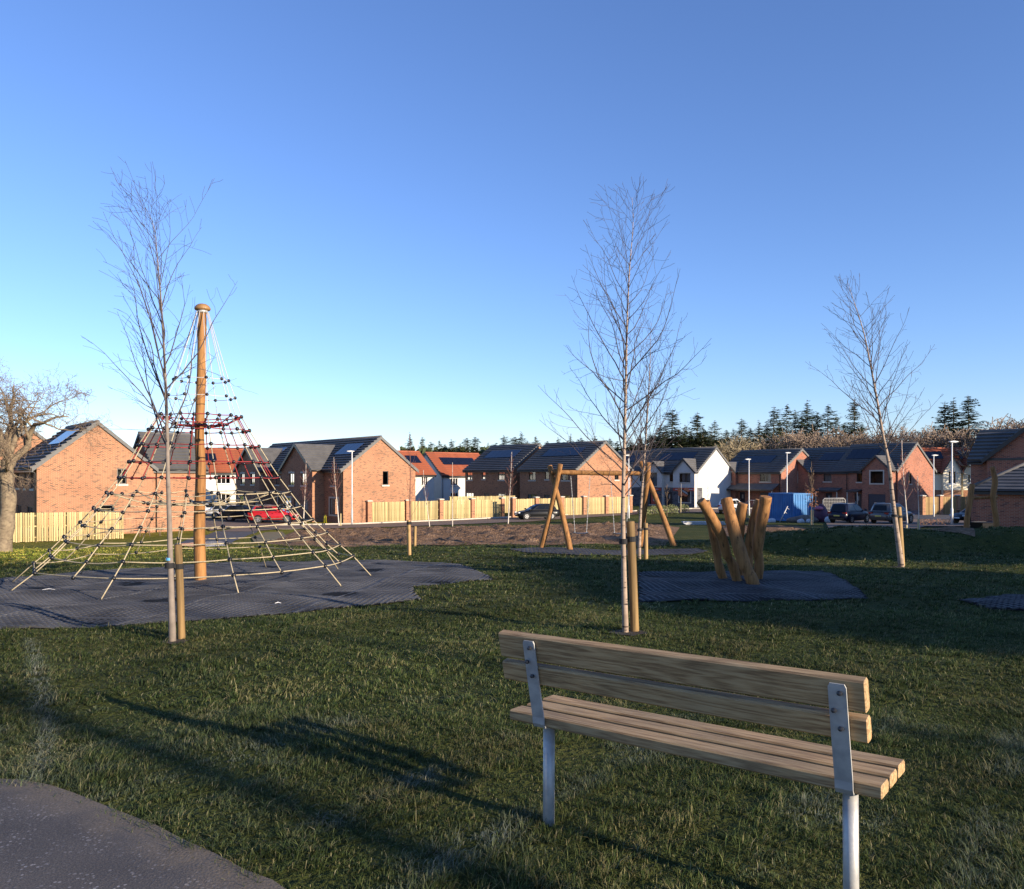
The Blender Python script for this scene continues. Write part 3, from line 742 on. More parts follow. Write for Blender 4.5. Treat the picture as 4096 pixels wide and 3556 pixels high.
# inner red funnel and cream floor net hung from the pole
def funnel(kk, zc_, rc, m_, droop):
    for i in range(NL):
        p = rp(kk, angs[i]); d = pdir(angs[i]); q = Vector((pole_c(zc_)+d.x*rc, d.y*rc, zc_))
        pts = [p.lerp(q, t/7)-Vector((0,0,droop*math.sin(math.pi*t/7))) for t in range(8)]
        rope('floor_rope', pts, .0095, m_)
        conn(pts[3], .9)
    for f_ in (.38, .68):
        pts = []
        for i in range(NL+1):
            a = angs[i % NL]; p = rp(kk, a); d = pdir(a); q = Vector((pole_c(zc_)+d.x*rc, d.y*rc, zc_)); pts.append(p.lerp(q, f_)-Vector((0,0,droop*math.sin(math.pi*f_))))
        rope('floor_ring', pts, .0095, m_)
funnel(3, zl(1702), .11, red, .07)
funnel(8, zl(2010), .12, ivory, .10)
cl = MB(); cl.lathe([(.115,-.02),(.125,0),(.115,.02)], (pole_c(zl(1702)),0,zl(1700)), 18); cl.build('collar', M['black_plastic'], net, smooth=True)
cl = MB(); cl.lathe([(.125,-.02),(.135,0),(.125,.02)], (pole_c(zl(2010)),0,zl(2008)), 18); cl.build('collar', M['black_plastic'], net, smooth=True)

# ------------------------------------------------------------------ wooden swing
SD = 24.0; sorg = onground(2390, SD)
swing = thing('swing', 'two seat swing hung from a peeled log crossbar on crossed legs', 'swing', sorg)
def leg(base, top, r0, r1, seed, d0, d1):
    b_ = onground(base[0], d0); b_.z -= .15; t = at(top[0], top[1], d1); m_ = b_.lerp(t, .5)+Vector((.03,0,0))
    logobj('leg', [b_, m_, t], r0, r1, swing, org=sorg, seed=seed)
leg((2160,2200), (2241,1856), .084, .074, 1, 24.3, 23.85); leg((2285,2207), (2198,1862), .086, .074, 2, 23.7, 24.15)
leg((2702,2205), (2562,1846), .086, .074, 3, 23.7, 24.2); leg((2556,2198), (2594,1850), .084, .074, 4, 24.7, 23.8)
logobj('crossbar', [at(2205,1888,24), at(2400,1892,24), at(2602,1893,24)], .076, .066, swing, org=sorg, seed=5, n=18)
def chain(mb, a, b_, n=34):
    for i in range(n):
        p = a.lerp(b_, i/n); q = a.lerp(b_, (i+.82)/n); mb.tube([p, q], .014 if i % 2 else .009, 5)
for (ta, tb, sa, sb, py) in ((2283,2360,2300,2346,2133), (2442,2521,2458,2504,2134)):
    A, Bp = at(ta,1905,24), at(tb,1905,24); S0, S1 = at(sa,py-2,24), at(sb,py-2,24)
    se = MB()
    c = (S0+S1)/2-sorg; w = (S1-S0).length/2+.05
    se.prism([(-w,0),(w,0),(w,.035),(w*.5,.012),(-w*.5,.012),(-w,.035)], lambda x, z: (c.x+x, c.y-.09, c.z+z-.02), lambda x, z: (c.x+x, c.y+.09, c.z+z-.02))
    seat = se.build('seat', M['black_plastic'], swing)
    for p, q in ((A, S0), (Bp, S1)):
        mb = MB(); chain(mb, p-sorg, q-sorg); mb.build('chain', M['galvanised'], swing, uv=False)

# ------------------------------------------------------------------ carved leaning log climber
lorg = gp(2975, 2330)
logs = thing('log_climber', 'cluster of leaning carved logs with foot notches fanning upward', 'climbing frame', lorg)
LD = lorg.y
def carved(pts, radii, seed):
    """log traced by (px,py,depth) with its own thickness profile, notched above its foot"""
    P = [at(p[0], p[1], LD+p[2])-lorg for p in pts]
    n = 36; C = smooth_path(P, n); t = np.linspace(0, 1, len(radii)); R = [float(np.interp(i/n, t, radii)) for i in range(n+1)]
    rg = random.Random(seed); ph = rg.uniform(0, 6)
    R = [r*(1+.03*math.sin(i*.9+ph)+.02*math.sin(i*2.1)) for i, r in enumerate(R)]
    C = [C[0]] + C + [C[-1]]; R = [R[0]*.9] + R + [R[-1]*.9]
    C[1] = C[1].lerp(C[2], .3); C[-2] = C[-2].lerp(C[-3], .3)
    mb = MB(); mb.tube(C, R, 18); o = mb.build('log', M['pole_wood'], logs, smooth=True, uv=False)
    try: o.data.set_sharp_from_angle(angle=math.radians(48))
    except Exception: pass
    return o
notch = [.112,.115,.112,.078,.100,.105,.102,.098,.098]
carved([(3030,2372,-.35),(3012,2330,-.33),(2992,2285,-.30),(2975,2250,-.27),(2950,2170,-.2),(2928,2090,-.12),(2905,1995,0)], [.092,.096,.098,.082,.102,.102,.098,.095,.094], 1)
carved([(2958,2345,.1),(2945,2310,.1),(2928,2255,.08),(2908,2220,.05),(2888,2150,0),(2858,2090,-.08),(2828,2040,-.14),(2802,2002,-.18)], [.074,.078,.080,.066,.082,.084,.083,.080,.078], 2)
carved([(2898,2325,.5),(2884,2290,.5),(2872,2245,.5),(2866,2200,.5),(2848,2110,.45),(2832,2050,.4),(2822,2005,.35)], [.070,.074,.076,.062,.074,.076,.074,.072,.07], 3)
carved([(3028,2345,.15),(3034,2290,.15),(3036,2240,.14),(3030,2200,.12),(3040,2120,.06),(3056,2040,.0),(3064,1986,-.05)], [.072,.076,.080,.072,.086,.092,.094,.094,.094], 4)
carved([(2990,2330,.85),(2990,2280,.85),(2994,2220,.85),(3004,2150,.8),(3022,2070,.75),(3040,2000,.7)], [.085,.09,.09,.075,.09,.092,.09,.088], 5)
carved([(2975,2320,.95),(2970,2280,.95),(2962,2220,.95),(2955,2150,.9),(2960,2080,.85),(2972,2012,.8)], [.08,.085,.085,.075,.088,.095,.097,.095], 6)

# ------------------------------------------------------------------ log frame behind the mound
forg = onground(3925, 24.6)
frame = thing('play_frame', 'two upright wavy logs joined by a crossbar on the mound', 'climbing frame', forg)
def fz(px, d): 
    g = onground(px, d); g.z -= .2; return g
logobj('post', [fz(3866,24.4), at(3868,2080,24.4), at(3880,2000,24.4), at(3889,1936,24.4)], .088, .080, frame, org=forg, seed=11)
logobj('post', [fz(3987,24.4), at(3985,2080,24.4), at(3972,1990,24.4), at(3980,1925,24.4), at(3969,1866,24.4)], .094, .072, frame, org=forg, seed=12, n=20)
logobj('crossbar', [at(3872,1993,24.5), at(3930,1990,24.5), at(3990,1988,24.5)], .052, .048, frame, org=forg, seed=13)

# ------------------------------------------------------------------ trees in the lawn
def barkmat(name, c1, c2, dark, marks):
    m, nt, b = newmat(name)
    f = noise_tex(nt, 9, 4); g = noise_tex(nt, 2.6, 3, 'Object', (2.2, 2.2, 9))
    base = ramp(nt, f, [(.35, c2), (.65, c1)])
    mk = ramp(nt, g, [(marks-.04, (1,1,1)), (marks, (0,0,0))])
    mx = nd(nt, 'ShaderNodeMix', data_type='RGBA'); nt.links.new(mk, mx.inputs[0]); nt.links.new(base, mx.inputs[6]); mx.inputs[7].default_value = (*dark, 1)
    nt.links.new(mx.outputs[2], b.inputs['Base Color']); b.inputs['Roughness'].default_value = .8; b.inputs['Specular IOR Level'].default_value = .2
    bump(nt, b, noise_tex(nt, 30, 4), .4, .005); return m
barkmat('bark_grey', (.23,.19,.16), (.15,.125,.105), (.09,.07,.06), .34)
barkmat('bark_birch', (.36,.275,.21), (.24,.18,.135), (.06,.045,.04), .43)
barkmat('bark_white', (.62,.56,.48), (.50,.44,.37), (.10,.08,.07), .30)
barkmat('bark_old', (.24,.19,.125), (.15,.115,.08), (.10,.08,.055), .40)
pmat('twig', (.075,.057,.058), (.042,.033,.036), 5, .8)
pmat('twig_red', (.20,.085,.060), (.12,.055,.045), 5, .8)
pmat('twig_old', (.20,.145,.095), (.12,.085,.06), 5, .9)
pmat('leaf_brown', (.30,.13,.05), (.20,.08,.035), 5, .8)
UP = Vector((0,0,1))
def grow(mb, p, d, L, r, rng, step=.12, up=.0, bend=Vector((0,0,0)), wob=.12, sides=4, rmin=.0016):
    """one limb: returns its points and directions"""
    n = max(3, int(L/step)); pts = [p.copy()]; dirs = [d.copy()]; rad = [r]
    for i in range(n):
        d = (d+UP*up/n+bend/n+Vector((rng.gauss(0,1),rng.gauss(0,1),rng.gauss(0,1)))*wob/math.sqrt(n)).normalized()
        p = p+d*(L/n); pts.append(p); dirs.append(d); rad.append(max(rmin, r*(1-(i+1)/n*.88)))
    mb.tube(pts, rad, sides, cap=False); return pts, dirs, rad
def young_tree(name, label, base, trunk_pts, r0, prims, t0, lmax, ang, up, bend, seed, bark, twig, sec=(.10,.55), ter=.10, group='young bare trees on the lawn', lpow=.8, droop=0, rmin=.0016):
    rng = random.Random(seed); root = thing(name, label, 'tree', base, 0, group)
    T = smooth_path([Vector(p)-base for p in trunk_pts], 40); T[0] = T[0]-Vector((0,0,.08))
    H = T[-1].z; R = [max(rmin*1.3, r0*(1-.95*(max(0, p.z)/H)**.72)) for p in T]
    mb = MB(); mb.tube(T, R, 10); tr = mb.build('trunk', M[bark], root, smooth=True, uv=False)
    cr = MB()
    def tpt(t):
        f = t*(len(T)-1); k = min(int(f), len(T)-2); return T[k].lerp(T[k+1], f-k), (T[k+1]-T[k]).normalized(), R[k]
    for i in range(prims):
        t = t0+(1-t0)*((i+rng.random()*.8)/prims)**1.05; t = min(t, .985)
        p, td, rt = tpt(t); az = i*2.39996+rng.uniform(-.5,.5)
        out = Vector((math.cos(az), math.sin(az), 0)); a = math.radians(ang+rng.uniform(-9,9))
        d = (td*math.cos(a)+out*math.sin(a)).normalized(); s = (t-t0)/(1-t0)
        L = lmax*max(.09, (1-s)**lpow)*rng.uniform(.72,1.0)*(.75+.25*min(1, s*6))
        P, D, RR = grow(cr, p, d, L, min(rt*.55, .0018+.0048*L), rng, .11, up, bend, .30, 5 if L > .8 else 4, rmin)
        # side shoots
        ln = sec[0]; q = ln*1.5; side = 1
        while q < L*.97:
            f = q/L*(len(P)-1); k = min(int(f), len(P)-2); pp = P[k].lerp(P[k+1], f-k); dd = D[k]
            ax = dd.cross(Vector((rng.gauss(0,1), rng.gauss(0,1), rng.gauss(0,1)))).normalized()
            b2 = math.radians(rng.uniform(28,52)); d2 = (dd*math.cos(b2)+ax*math.sin(b2)).normalized()
            L2 = sec[1]*(L-q)*rng.uniform(.35,1.0)+.09
            P2, D2, R2 = grow(cr, pp, d2, L2, max(rmin, RR[k]*.55), rng, .09, up*.6-droop, bend*.6, .35, 4, rmin)
            if ter and L2 > .22:
                q2 = ter*rng.uniform(.8,1.6)
                while q2 < L2*.92:
                    f2 = q2/L2*(len(P2)-1); k2 = min(int(f2), len(P2)-2); pq = P2[k2].lerp(P2[k2+1], f2-k2); d_ = D2[k2]
                    ax = d_.cross(Vector((rng.gauss(0,1), rng.gauss(0,1), rng.gauss(0,1)))).normalized(); b3 = math.radians(rng.uniform(30,60))
                    grow(cr, pq, (d_*math.cos(b3)+ax*math.sin(b3)).normalized(), rng.uniform(.06,.30)*min(1, L2*1.6), rmin, rng, .08, up*.4-droop, bend*.4, .4, 3, rmin*.8)
                    q2 += ter*rng.uniform(.9,2.2)
            q += ln*rng.uniform(.7,1.7)
    cr.build('crown', M[twig], root, uv=False)
    return root
def stake(name, label, base, top, r=.042, mat='stake_wood', strap=None, group='tree stakes'):
    base = Vector(base); root = thing(name, label, 'stake', base, 0, group)
    mb = MB(); log(mb, [Vector((0,0,-.15)), (Vector(top)-base)*.5, Vector(top)-base], r*1.03, r*.97, 12, 7, 10, .015); mb.build('post', M[mat], root, smooth=True, uv=False)
    return root
def strap(label, c1, r1, c2, r2, h=.05, group='black tree ties'):
    """flat tie looped round a trunk and its stake"""
    c1, c2 = Vector(c1), Vector(c2); o = thing('tree_tie', label, 'strap', c1, 0, group)
    for c, r in ((Vector((0,0,0)), r1), (c2-c1, r2)):
        mb = MB(); mb.lathe([(r+.002,-h/2),(r+.007,-h/2),(r+.007,h/2),(r+.002,h/2)], c, 16); mb.build('loop', M['black_strap'], o, smooth=False)
    v = (c2-c1); v.z = 0; 
    if v.length > r1+r2:
        u = v.normalized(); n = Vector((-u.y, u.x, 0))*.008; a = u*(r1); b_ = v-u*(r2); dz = (c2-c1).z
        mb = MB(); mb.hexa([a-n-Vector((0,0,h*.4)), b_-n+Vector((0,0,dz-h*.4)), b_+n+Vector((0,0,dz-h*.4)), a+n-Vector((0,0,h*.4)), a-n+Vector((0,0,h*.4)), b_-n+Vector((0,0,dz+h*.4)), b_+n+Vector((0,0,dz+h*.4)), a+n+Vector((0,0,h*.4))])
        mb.build('buckle', M['black_strap'], o)
    return o
# left tree
b1 = gp(690, 2566); D1 = b1.y
young_tree('young_tree', 'grey barked bare young tree leaning in front of the rope pyramid', b1,
    [b1, at(684,2350,D1), at(678,2100,D1), at(672,1900,D1), at(668,1700,D1), at(660,1480,D1), at(646,1230,D1), at(628,1010,D1+.05), at(618,920,D1+.08), at(602,870,D1+.1), at(580,830,D1+.12)],
    .036, 40, .335, 1.75, 29, .45, Vector((-.30,-.05,0)), 21, 'bark_grey', 'twig', (.12,.55), .13, lpow=.72, rmin=.0014)
s1 = gp(728, 2556); t1 = at(712, 2178, s1.y)
stake('tree_stake', 'round timber stake beside the grey barked leaning tree', s1, t1, .036)
strap('black tie holding the grey barked tree to its stake', at(677,2262,D1), .034, s1.lerp(t1, .77), .038)
tg = MB(); tg.lathe([(.027,-.012),(.030,-.012),(.030,.012),(.027,.012)], (0,0,0), 14); o = tg.build('tree_tag', M['tag_blue'] if 'tag_blue' in M else pmat('tag_blue', (.10,.35,.60), (.08,.3,.5), 5, .5)); o.location = at(677,2236,D1)
tag(o, 'small blue band wrapped round the grey barked tree trunk', 'tag')
# middle tree
b2 = gp(2502, 2530); D2 = b2.y
young_tree('young_tree', 'tall pinkish barked bare birch beside the bench with a stout stake', b2,
    [b2, at(2496,2300,D2), at(2492,2050,D2), at(2497,1800,D2), at(2503,1550,D2), at(2508,1300,D2), at(2518,1080,D2), at(2532,900,D2), at(2528,790,D2)],
    .034, 52, .275, 1.6, 42, .6, Vector((0,0,0)), 33, 'bark_birch', 'twig', (.09,.55), .09, lpow=.62, rmin=.0014)
s2 = gp(2541, 2526); t2 = at(2521, 2085, s2.y)
stake('tree_stake', 'stout round timber stake beside the tall pinkish birch', s2, t2, .042)
strap('black tie holding the tall pinkish birch to its stake', at(2493,2165,D2), .033, s2.lerp(t2, .84), .043)
# tree behind it
b3 = gp(2556, 2236); D3 = b3.y
young_tree('young_tree', 'slim bare birch behind the tall birch, before the swing leg', b3,
    [b3, at(2562,2050,D3), at(2576,1850,D3), at(2590,1650,D3), at(2600,1450,D3), at(2604,1290,D3)],
    .05, 38, .28, 2.4, 36, .5, Vector((0,0,0)), 47, 'bark_birch', 'twig', (.16,.5), .18, lpow=.62, rmin=.0026)
s3 = gp(2584, 2237); t3 = at(2583, 2092, s3.y)
stake('tree_stake', 'thin timber stake beside the swing leg and slim birch', s3, t3, .05)
strap('black tie between the slim birch and its stake by the swing', at(2557,2120,D3), .045, s3.lerp(t3, .84), .052)
# right tree
b4 = gp(3606, 2268); D4 = b4.y
young_tree('young_tree', 'bare birch leaning left in front of the grassy mound', b4,
    [b4, at(3589,2140,D4), at(3571,2000,D4), at(3556,1860,D4), at(3532,1740,D4), at(3508,1600,D4), at(3482,1460,D4), at(3455,1330,D4), at(3420,1220,D4), at(3388,1122,D4)],
    .062, 46, .36, 2.45, 44, .5, Vector((-.05,0,0)), 52, 'bark_birch', 'twig', (.17,.5), .18, lpow=.62, rmin=.0026)
s4 = gp(3610, 2266); t4 = at(3594, 2028, s4.y-.02)
stake('tree_stake', 'timber stake beside the leaning birch near the mound', s4, t4, .055)
strap('black tie holding the leaning birch near the mound to its stake', at(3578,2062,D4), .058, s4.lerp(t4, .84), .056)
# bare sapling with two stakes on the far lawn
b5 = gp(1640, 2219); D5 = b5.y
young_tree('young_tree', 'thin reddish bare sapling between two short stakes left of the swing', b5,
    [b5, at(1641,2100,D5), at(1640,1980,D5), at(1642,1860,D5), at(1638,1735,D5)], .035, 22, .30, .95, 30, .5, Vector((0,0,0)), 61, 'twig_red', 'twig_red', (.25,.4), 0, rmin=.0035)
s5 = gp(1638, 2220); stake('tree_stake', 'dark topped stake in front of the thin reddish sapling', s5, at(1634,2080,s5.y-.05), .05)
s5 = gp(1659, 2186); stake('tree_stake', 'short pale stake behind the thin reddish sapling', s5, at(1661,2105,s5.y), .05)
strap('black tie round the dark topped stake of the thin sapling', at(1635,2092,gp(1638,2220).y-.05), .051, at(1641,2092,D5), .03, .08)
# litter on the mat
lit = MB()
for px, py, L, a in ((195,2368,.17,.1), (1112,2424,.08,.3)):
    c = gp(px, py); lm = MB(); lm.tube([(-L/2,0,0),(0,.01,.012),(L/2,0,0)], [.004,.006,.003], 5)
    o = lm.build('litter', M['white_plastic']); o.location = c+Vector((0,0,.034)); o.rotation_euler.z = a
    tag(o, 'white strip of litter lying at the left end of the wide mat' if px < 500 else 'small white scrap lying at the near edge of the wide mat', 'litter')
# ------------------------------------------------------------------ houses
def wall_panel(mb, loc, s0, s1, z0, z1, t, opens, depth=.11, sgn=1):
    """wall at constant t between s0..s1, z0..z1 with real openings and reveals; loc maps (s,t,z)"""
    ss = sorted({s0, s1, *[v for o in opens for v in (o[0], o[2]) if s0 < v < s1]}); zs = sorted({z0, z1, *[v for o in opens for v in (o[1], o[3]) if z0 < v < z1]})
    for a, b_ in zip(ss[:-1], ss[1:]):
        for c, d in zip(zs[:-1], zs[1:]):
            ms, mz = (a+b_)/2, (c+d)/2
            if any(o[0] < ms < o[2] and o[1] < mz < o[3] for o in opens): continue
            mb.quad(loc(a,t,c), loc(b_,t,c), loc(b_,t,d), loc(a,t,d))
    for o in opens:
        a, c, b_, d = o[0], max(o[1], z0), o[2], min(o[3], z1); q = t+depth*sgn
        if d <= c: continue
        mb.quad(loc(a,t,c), loc(a,q,c), loc(a,q,d), loc(a,t,d)); mb.quad(loc(b_,t,c), loc(b_,q,c), loc(b_,q,d), loc(b_,t,d))
        mb.quad(loc(a,t,c), loc(b_,t,c), loc(b_,q,c), loc(a,q,c)); mb.quad(loc(a,t,d), loc(b_,t,d), loc(b_,q,d), loc(a,q,d))
def lbox(mb, loc, s0, s1, t0, t1, z0, z1):
    return mb.hexa([loc(s0,t0,z0), loc(s1,t0,z0), loc(s1,t1,z0), loc(s0,t1,z0), loc(s0,t0,z1), loc(s1,t0,z1), loc(s1,t1,z1), loc(s0,t1,z1)])
def window(root, loc, o, t, sgn=1, frame='upvc_dark', bars=1, sill='cast_stone', lintel=None, surround=False, curtain=None, trans=0):
    s0, z0, s1, z1 = o; f = .055; q = t+.07*sgn; q2 = t+.115*sgn
    fr = MB()
    lbox(fr, loc, s0, s0+f, q, q2, z0, z1); lbox(fr, loc, s1-f, s1, q, q2, z0, z1)
    lbox(fr, loc, s0+f, s1-f, q, q2, z0, z0+f); lbox(fr, loc, s0+f, s1-f, q, q2, z1-f, z1)
    for i in range(bars):
        c = s0+(s1-s0)*(i+1)/(bars+1); lbox(fr, loc, c-.03, c+.03, q+.004*sgn, q2, z0+f, z1-f)
    if trans:
        c = z0+(z1-z0)*trans; lbox(fr, loc, s0+f, s1-f, q+.006*sgn, q2, c-.022, c+.022)
    w = fr.build('window', M[frame], root)
    g = MB(); g.quad(loc(s0+f,t+.095*sgn,z0+f), loc(s1-f,t+.095*sgn,z0+f), loc(s1-f,t+.095*sgn,z1-f), loc(s0+f,t+.095*sgn,z1-f)); g.build('pane', M['glass'], w)
    bk = MB(); e = .75*sgn   # dim room behind the pane
    bk.quad(loc(s0,q2+e,z0), loc(s1,q2+e,z0), loc(s1,q2+e,z1), loc(s0,q2+e,z1)); bk.quad(loc(s0,q2,z0), loc(s0,q2+e,z0), loc(s0,q2+e,z1), loc(s0,q2,z1))
    bk.quad(loc(s1,q2,z0), loc(s1,q2+e,z0), loc(s1,q2+e,z1), loc(s1,q2,z1)); bk.quad(loc(s0,q2,z1), loc(s1,q2,z1), loc(s1,q2+e,z1), loc(s0,q2+e,z1)); bk.quad(loc(s0,q2,z0), loc(s1,q2,z0), loc(s1,q2+e,z0), loc(s0,q2+e,z0))
    bk.build('interior', M['room'], w)
    if curtain:
        cu = MB()
        for (a, b_) in curtain:
            A, B_ = s0+(s1-s0)*a, s0+(s1-s0)*b_; n = 6
            for i in range(n):
                u0, u1 = A+(B_-A)*i/n, A+(B_-A)*(i+1)/n; d0, d1 = (.2, .23) if i % 2 else (.23, .2)
                cu.quad(loc(u0,t+d0*sgn,z0+f), loc(u1,t+d1*sgn,z0+f), loc(u1,t+d1*sgn,z1-f), loc(u0,t+d0*sgn,z1-f))
        cu.build('curtain', M['curtain'], w)
    if sill:
        s = MB(); lbox(s, loc, s0-.1, s1+.1, t-.06*sgn, t+.068*sgn, z0-.15, z0-.002); s.build('sill', M[sill], w)
    if lintel:
        s = MB(); lbox(s, loc, s0-.13, s1+.13, t-.025*sgn, t+.02*sgn, z1+.002, z1+.17); c = (s0+s1)/2; lbox(s, loc, c-.09, c+.09, t-.045*sgn, t-.027*sgn, z1, z1+.24); s.build('lintel', M['cast_stone'], w)
    if surround:
        s = MB(); lbox(s, loc, s0-.16, s0-.002, t-.03*sgn, t+.02*sgn, z0-.16, z1+.16); lbox(s, loc, s1+.002, s1+.16, t-.03*sgn, t+.02*sgn, z0-.16, z1+.16); lbox(s, loc, s0, s1, t-.03*sgn, t+.02*sgn, z1+.002, z1+.16); s.build('surround', M['cast_stone'], w)
    return w
def door(root, loc, o, t, sgn=1, kind='door', mat='door_dark'):
    s0, z0, s1, z1 = o; d = MB(); lbox(d, loc, s0, s1, t+.08*sgn, t+.12*sgn, z0, z1)
    n = 5 if kind == 'garage_door' else 0
    for i in range(n): 
        c = z0+(z1-z0)*(i+.5)/n; lbox(d, loc, s0+.03, s1-.03, t+.062*sgn, t+.079*sgn, c-(z1-z0)/n*.44, c+(z1-z0)/n*.44)
    o_ = d.build(kind, M[mat], root)
    if kind == 'door':
        g = MB(); c = (s0+s1)/2; lbox(g, loc, c-.12, c+.12, t+.066*sgn, t+.079*sgn, z0+1.2, z0+1.75); g.build('pane', M['curtain'], o_)
        h = MB(); lbox(h, loc, s1-.14, s1-.10, t+.03*sgn, t+.079*sgn, z0+.95, z0+1.12); h.build('handle', M['galvanised'], o_)
    return o_
pmat('room', (.05,.045,.04), (.03,.027,.025), 2, .9)
def courses(roof, p_low, p_high, along, nrm, mat, gauge=.42, th=.12):
    """tile courses laid from eave to ridge: each a stepped strip (sub-part of the roof)"""
    up = p_high-p_low; n = max(2, int(round(up.length/gauge))); g = up/n
    mb = MB(); lo = nrm*(th+.028); hi = nrm*.026
    a, b_ = p_low-g*.0, p_low+along
    mb.hexa([a-nrm*.0, b_, b_+g*1.04, a+g*1.04, a+lo, b_+lo, b_+g*1.04+hi, a+g*1.04+hi])
    me = mb.mesh('tile_course'); me.materials.append(mat)
    for i in range(n):
        o = bpy.data.objects.new('tile_course', me); COL.objects.link(o); o.parent = roof; o.location = g*i
def house(name, label, origin, theta, L, D, he, rise, ridge='v', wall='brick', roofm='tile_grey', front=(), end0=(), cross=(), solar=(), band=None, doors=(), pipe=True, cat='house', back=False, lift=0.0, frame='upvc_dark', group='houses of the estate', oh=.30, verge=.12, porch=None):
    base = Vector(origin); root = thing(name, label, cat, base, theta, group)
    loc = (lambda s, t, z: Vector((t, s, z))) if ridge == 'v' else (lambda s, t, z: Vector((s, t, z)))
    eloc = lambda a, n, z: loc(n, a, z)          # end wall: coordinate along t, normal along s
    W = M[wall]; zb = -.6
    fo = [(s-w/2, z, s+w/2, z+h) for (s, z, w, h, *_) in front]; do = [(s-w/2, 0, s+w/2, h) for (s, w, h, k) in doors]
    eo = [(s-w/2, z, s+w/2, z+h) for (s, z, w, h, *_) in end0]
    if band:
        mb = MB(); wall_panel(mb, loc, 0, L, zb, band[0], 0, fo+do); mb.build('wall', M[band[1]], root)
        mb = MB(); wall_panel(mb, loc, 0, L, band[0], he, 0, fo+do); mb.build('wall', W, root)
        mb = MB(); wall_panel(mb, eloc, 0, band[2], zb, band[0], 0, []); mb.build('wall', M[band[1]], root)
    else:
        mb = MB(); wall_panel(mb, loc, 0, L, zb, he, 0, fo+do); mb.build('wall', W, root)
    mb = MB(); e0 = 0 if not band else 0
    if band:
        wall_panel(mb, eloc, band[2], D, zb, he, 0, eo); wall_panel(mb, eloc, 0, band[2], band[0], he, 0, [])
    else: wall_panel(mb, eloc, 0, D, zb, he, 0, eo)
    mb.poly([loc(0,0,he), loc(0,D,he), loc(0,D/2,he+rise)]); mb.build('gable_wall', W, root)
    mb = MB(); mb.poly([loc(L,0,zb), loc(L,D,zb), loc(L,D,he), loc(L,D/2,he+rise), loc(L,0,he)]); mb.build('gable_wall', W, root)
    mb = MB(); mb.quad(loc(0,D,zb), loc(L,D,zb), loc(L,D,he), loc(0,D,he)); mb.build('wall', W, root)
    for w in front:
        s, z, ww, h = w[:4]; kw = w[4] if len(w) > 4 else {}; window(root, loc, (s-ww/2, z, s+ww/2, z+h), 0, frame=kw.pop('frame', frame), **kw)
    for w in end0:
        s, z, ww, h = w[:4]; kw = dict(w[4]) if len(w) > 4 else {}; window(root, eloc, (s-ww/2, z, s+ww/2, z+h), 0, frame=kw.pop('frame', frame), **kw)
    for (s, w, h, k) in doors: door(root, loc, (s-w/2, 0, s+w/2, h), 0, 1, k, 'garage_door' if k == 'garage_door' else 'door_dark')
    # main roof
    pt = rise/(D/2); g = verge
    rb = MB()
    for sg in (0, 1):
        T = (lambda t: t) if sg == 0 else (lambda t: D-t)
        a0, a1 = loc(-g,T(-oh),he-oh*pt+.02), loc(L+g,T(-oh),he-oh*pt+.02); b0, b1 = loc(-g,D/2,he+rise+.02), loc(L+g,D/2,he+rise+.02)
        dz = Vector((0,0,.07)); rb.hexa([a0, a1, b1, b0, a0+dz, a1+dz, b1+dz, b0+dz])
    roof = rb.build('roof', M[roofm], root)
    nrm = (loc(0,-pt,1)-loc(0,0,0)).normalized(); dz = nrm*.055
    courses(roof, loc(-g,-oh-.03,he-oh*pt+.03)+dz, loc(-g,D/2-.02,he+rise+.01)+dz, loc(L+2*g,0,0)-loc(0,0,0), nrm, M[roofm])
    if back:
        nrm2 = (loc(0,pt,1)-loc(0,0,0)).normalized(); dz = nrm2*.055
        courses(roof, loc(-g,D+oh+.03,he-oh*pt+.03)+dz, loc(-g,D/2+.02,he+rise+.01)+dz, loc(L+2*g,0,0)-loc(0,0,0), nrm2, M[roofm])
    rc = MB(); rc.tube([loc(-g-.02,D/2,he+rise+.11), loc(L+g+.02,D/2,he+rise+.11)], .12, 8); rc.build('ridge_cap', M[roofm], root, smooth=True)
    # verges, fascia, gutter, downpipe
    for s in (-g-.03, L+g+.005):
        vb = MB()
        for sg in (0, 1):
            T = (lambda t: t) if sg == 0 else (lambda t: D-t)
            p = [(-oh-.02, he-oh*pt-.16), (D/2, he+rise-.14), (D/2, he+rise+.16), (-oh-.02, he-oh*pt+.14)]
            vb.hexa([loc(s,T(p[0][0]),p[0][1]), loc(s+.03,T(p[0][0]),p[0][1]), loc(s+.03,T(p[1][0]),p[1][1]), loc(s,T(p[1][0]),p[1][1]), loc(s,T(p[3][0]),p[3][1]), loc(s+.03,T(p[3][0]),p[3][1]), loc(s+.03,T(p[2][0]),p[2][1]), loc(s,T(p[2][0]),p[2][1])])
        vb.build('verge_board', M['verge_grey'], root)
    segs = []; cur = -g
    for c in sorted(cross, key=lambda c: c['s0']): segs.append((cur, c['s0']-.25)); cur = c['s1']+.25
    segs.append((cur, L+g))
    for a, b_ in segs:
        if b_-a < .3: continue
        fb = MB(); lbox(fb, loc, a, b_, -oh, -oh+.03, he-oh*pt-.18, he-oh*pt+.03); fb.build('fascia', M['upvc_dark'], root)
        gt = MB(); gt.tube([loc(a,-oh-.06,he-oh*pt), loc(b_,-oh-.06,he-oh*pt)], .06, 8); gt.build('gutter', M['upvc_dark'], root, smooth=True)
    if pipe:
        dp = MB(); sx = .25; dp.tube([loc(sx,-oh-.05,he-oh*pt-.02), loc(sx,-oh-.02,he-.25), loc(sx,-.06,he-.5), loc(sx,-.06,-.3)], .04, 8); dp.build('downpipe', M['upvc_dark'], root, smooth=True)
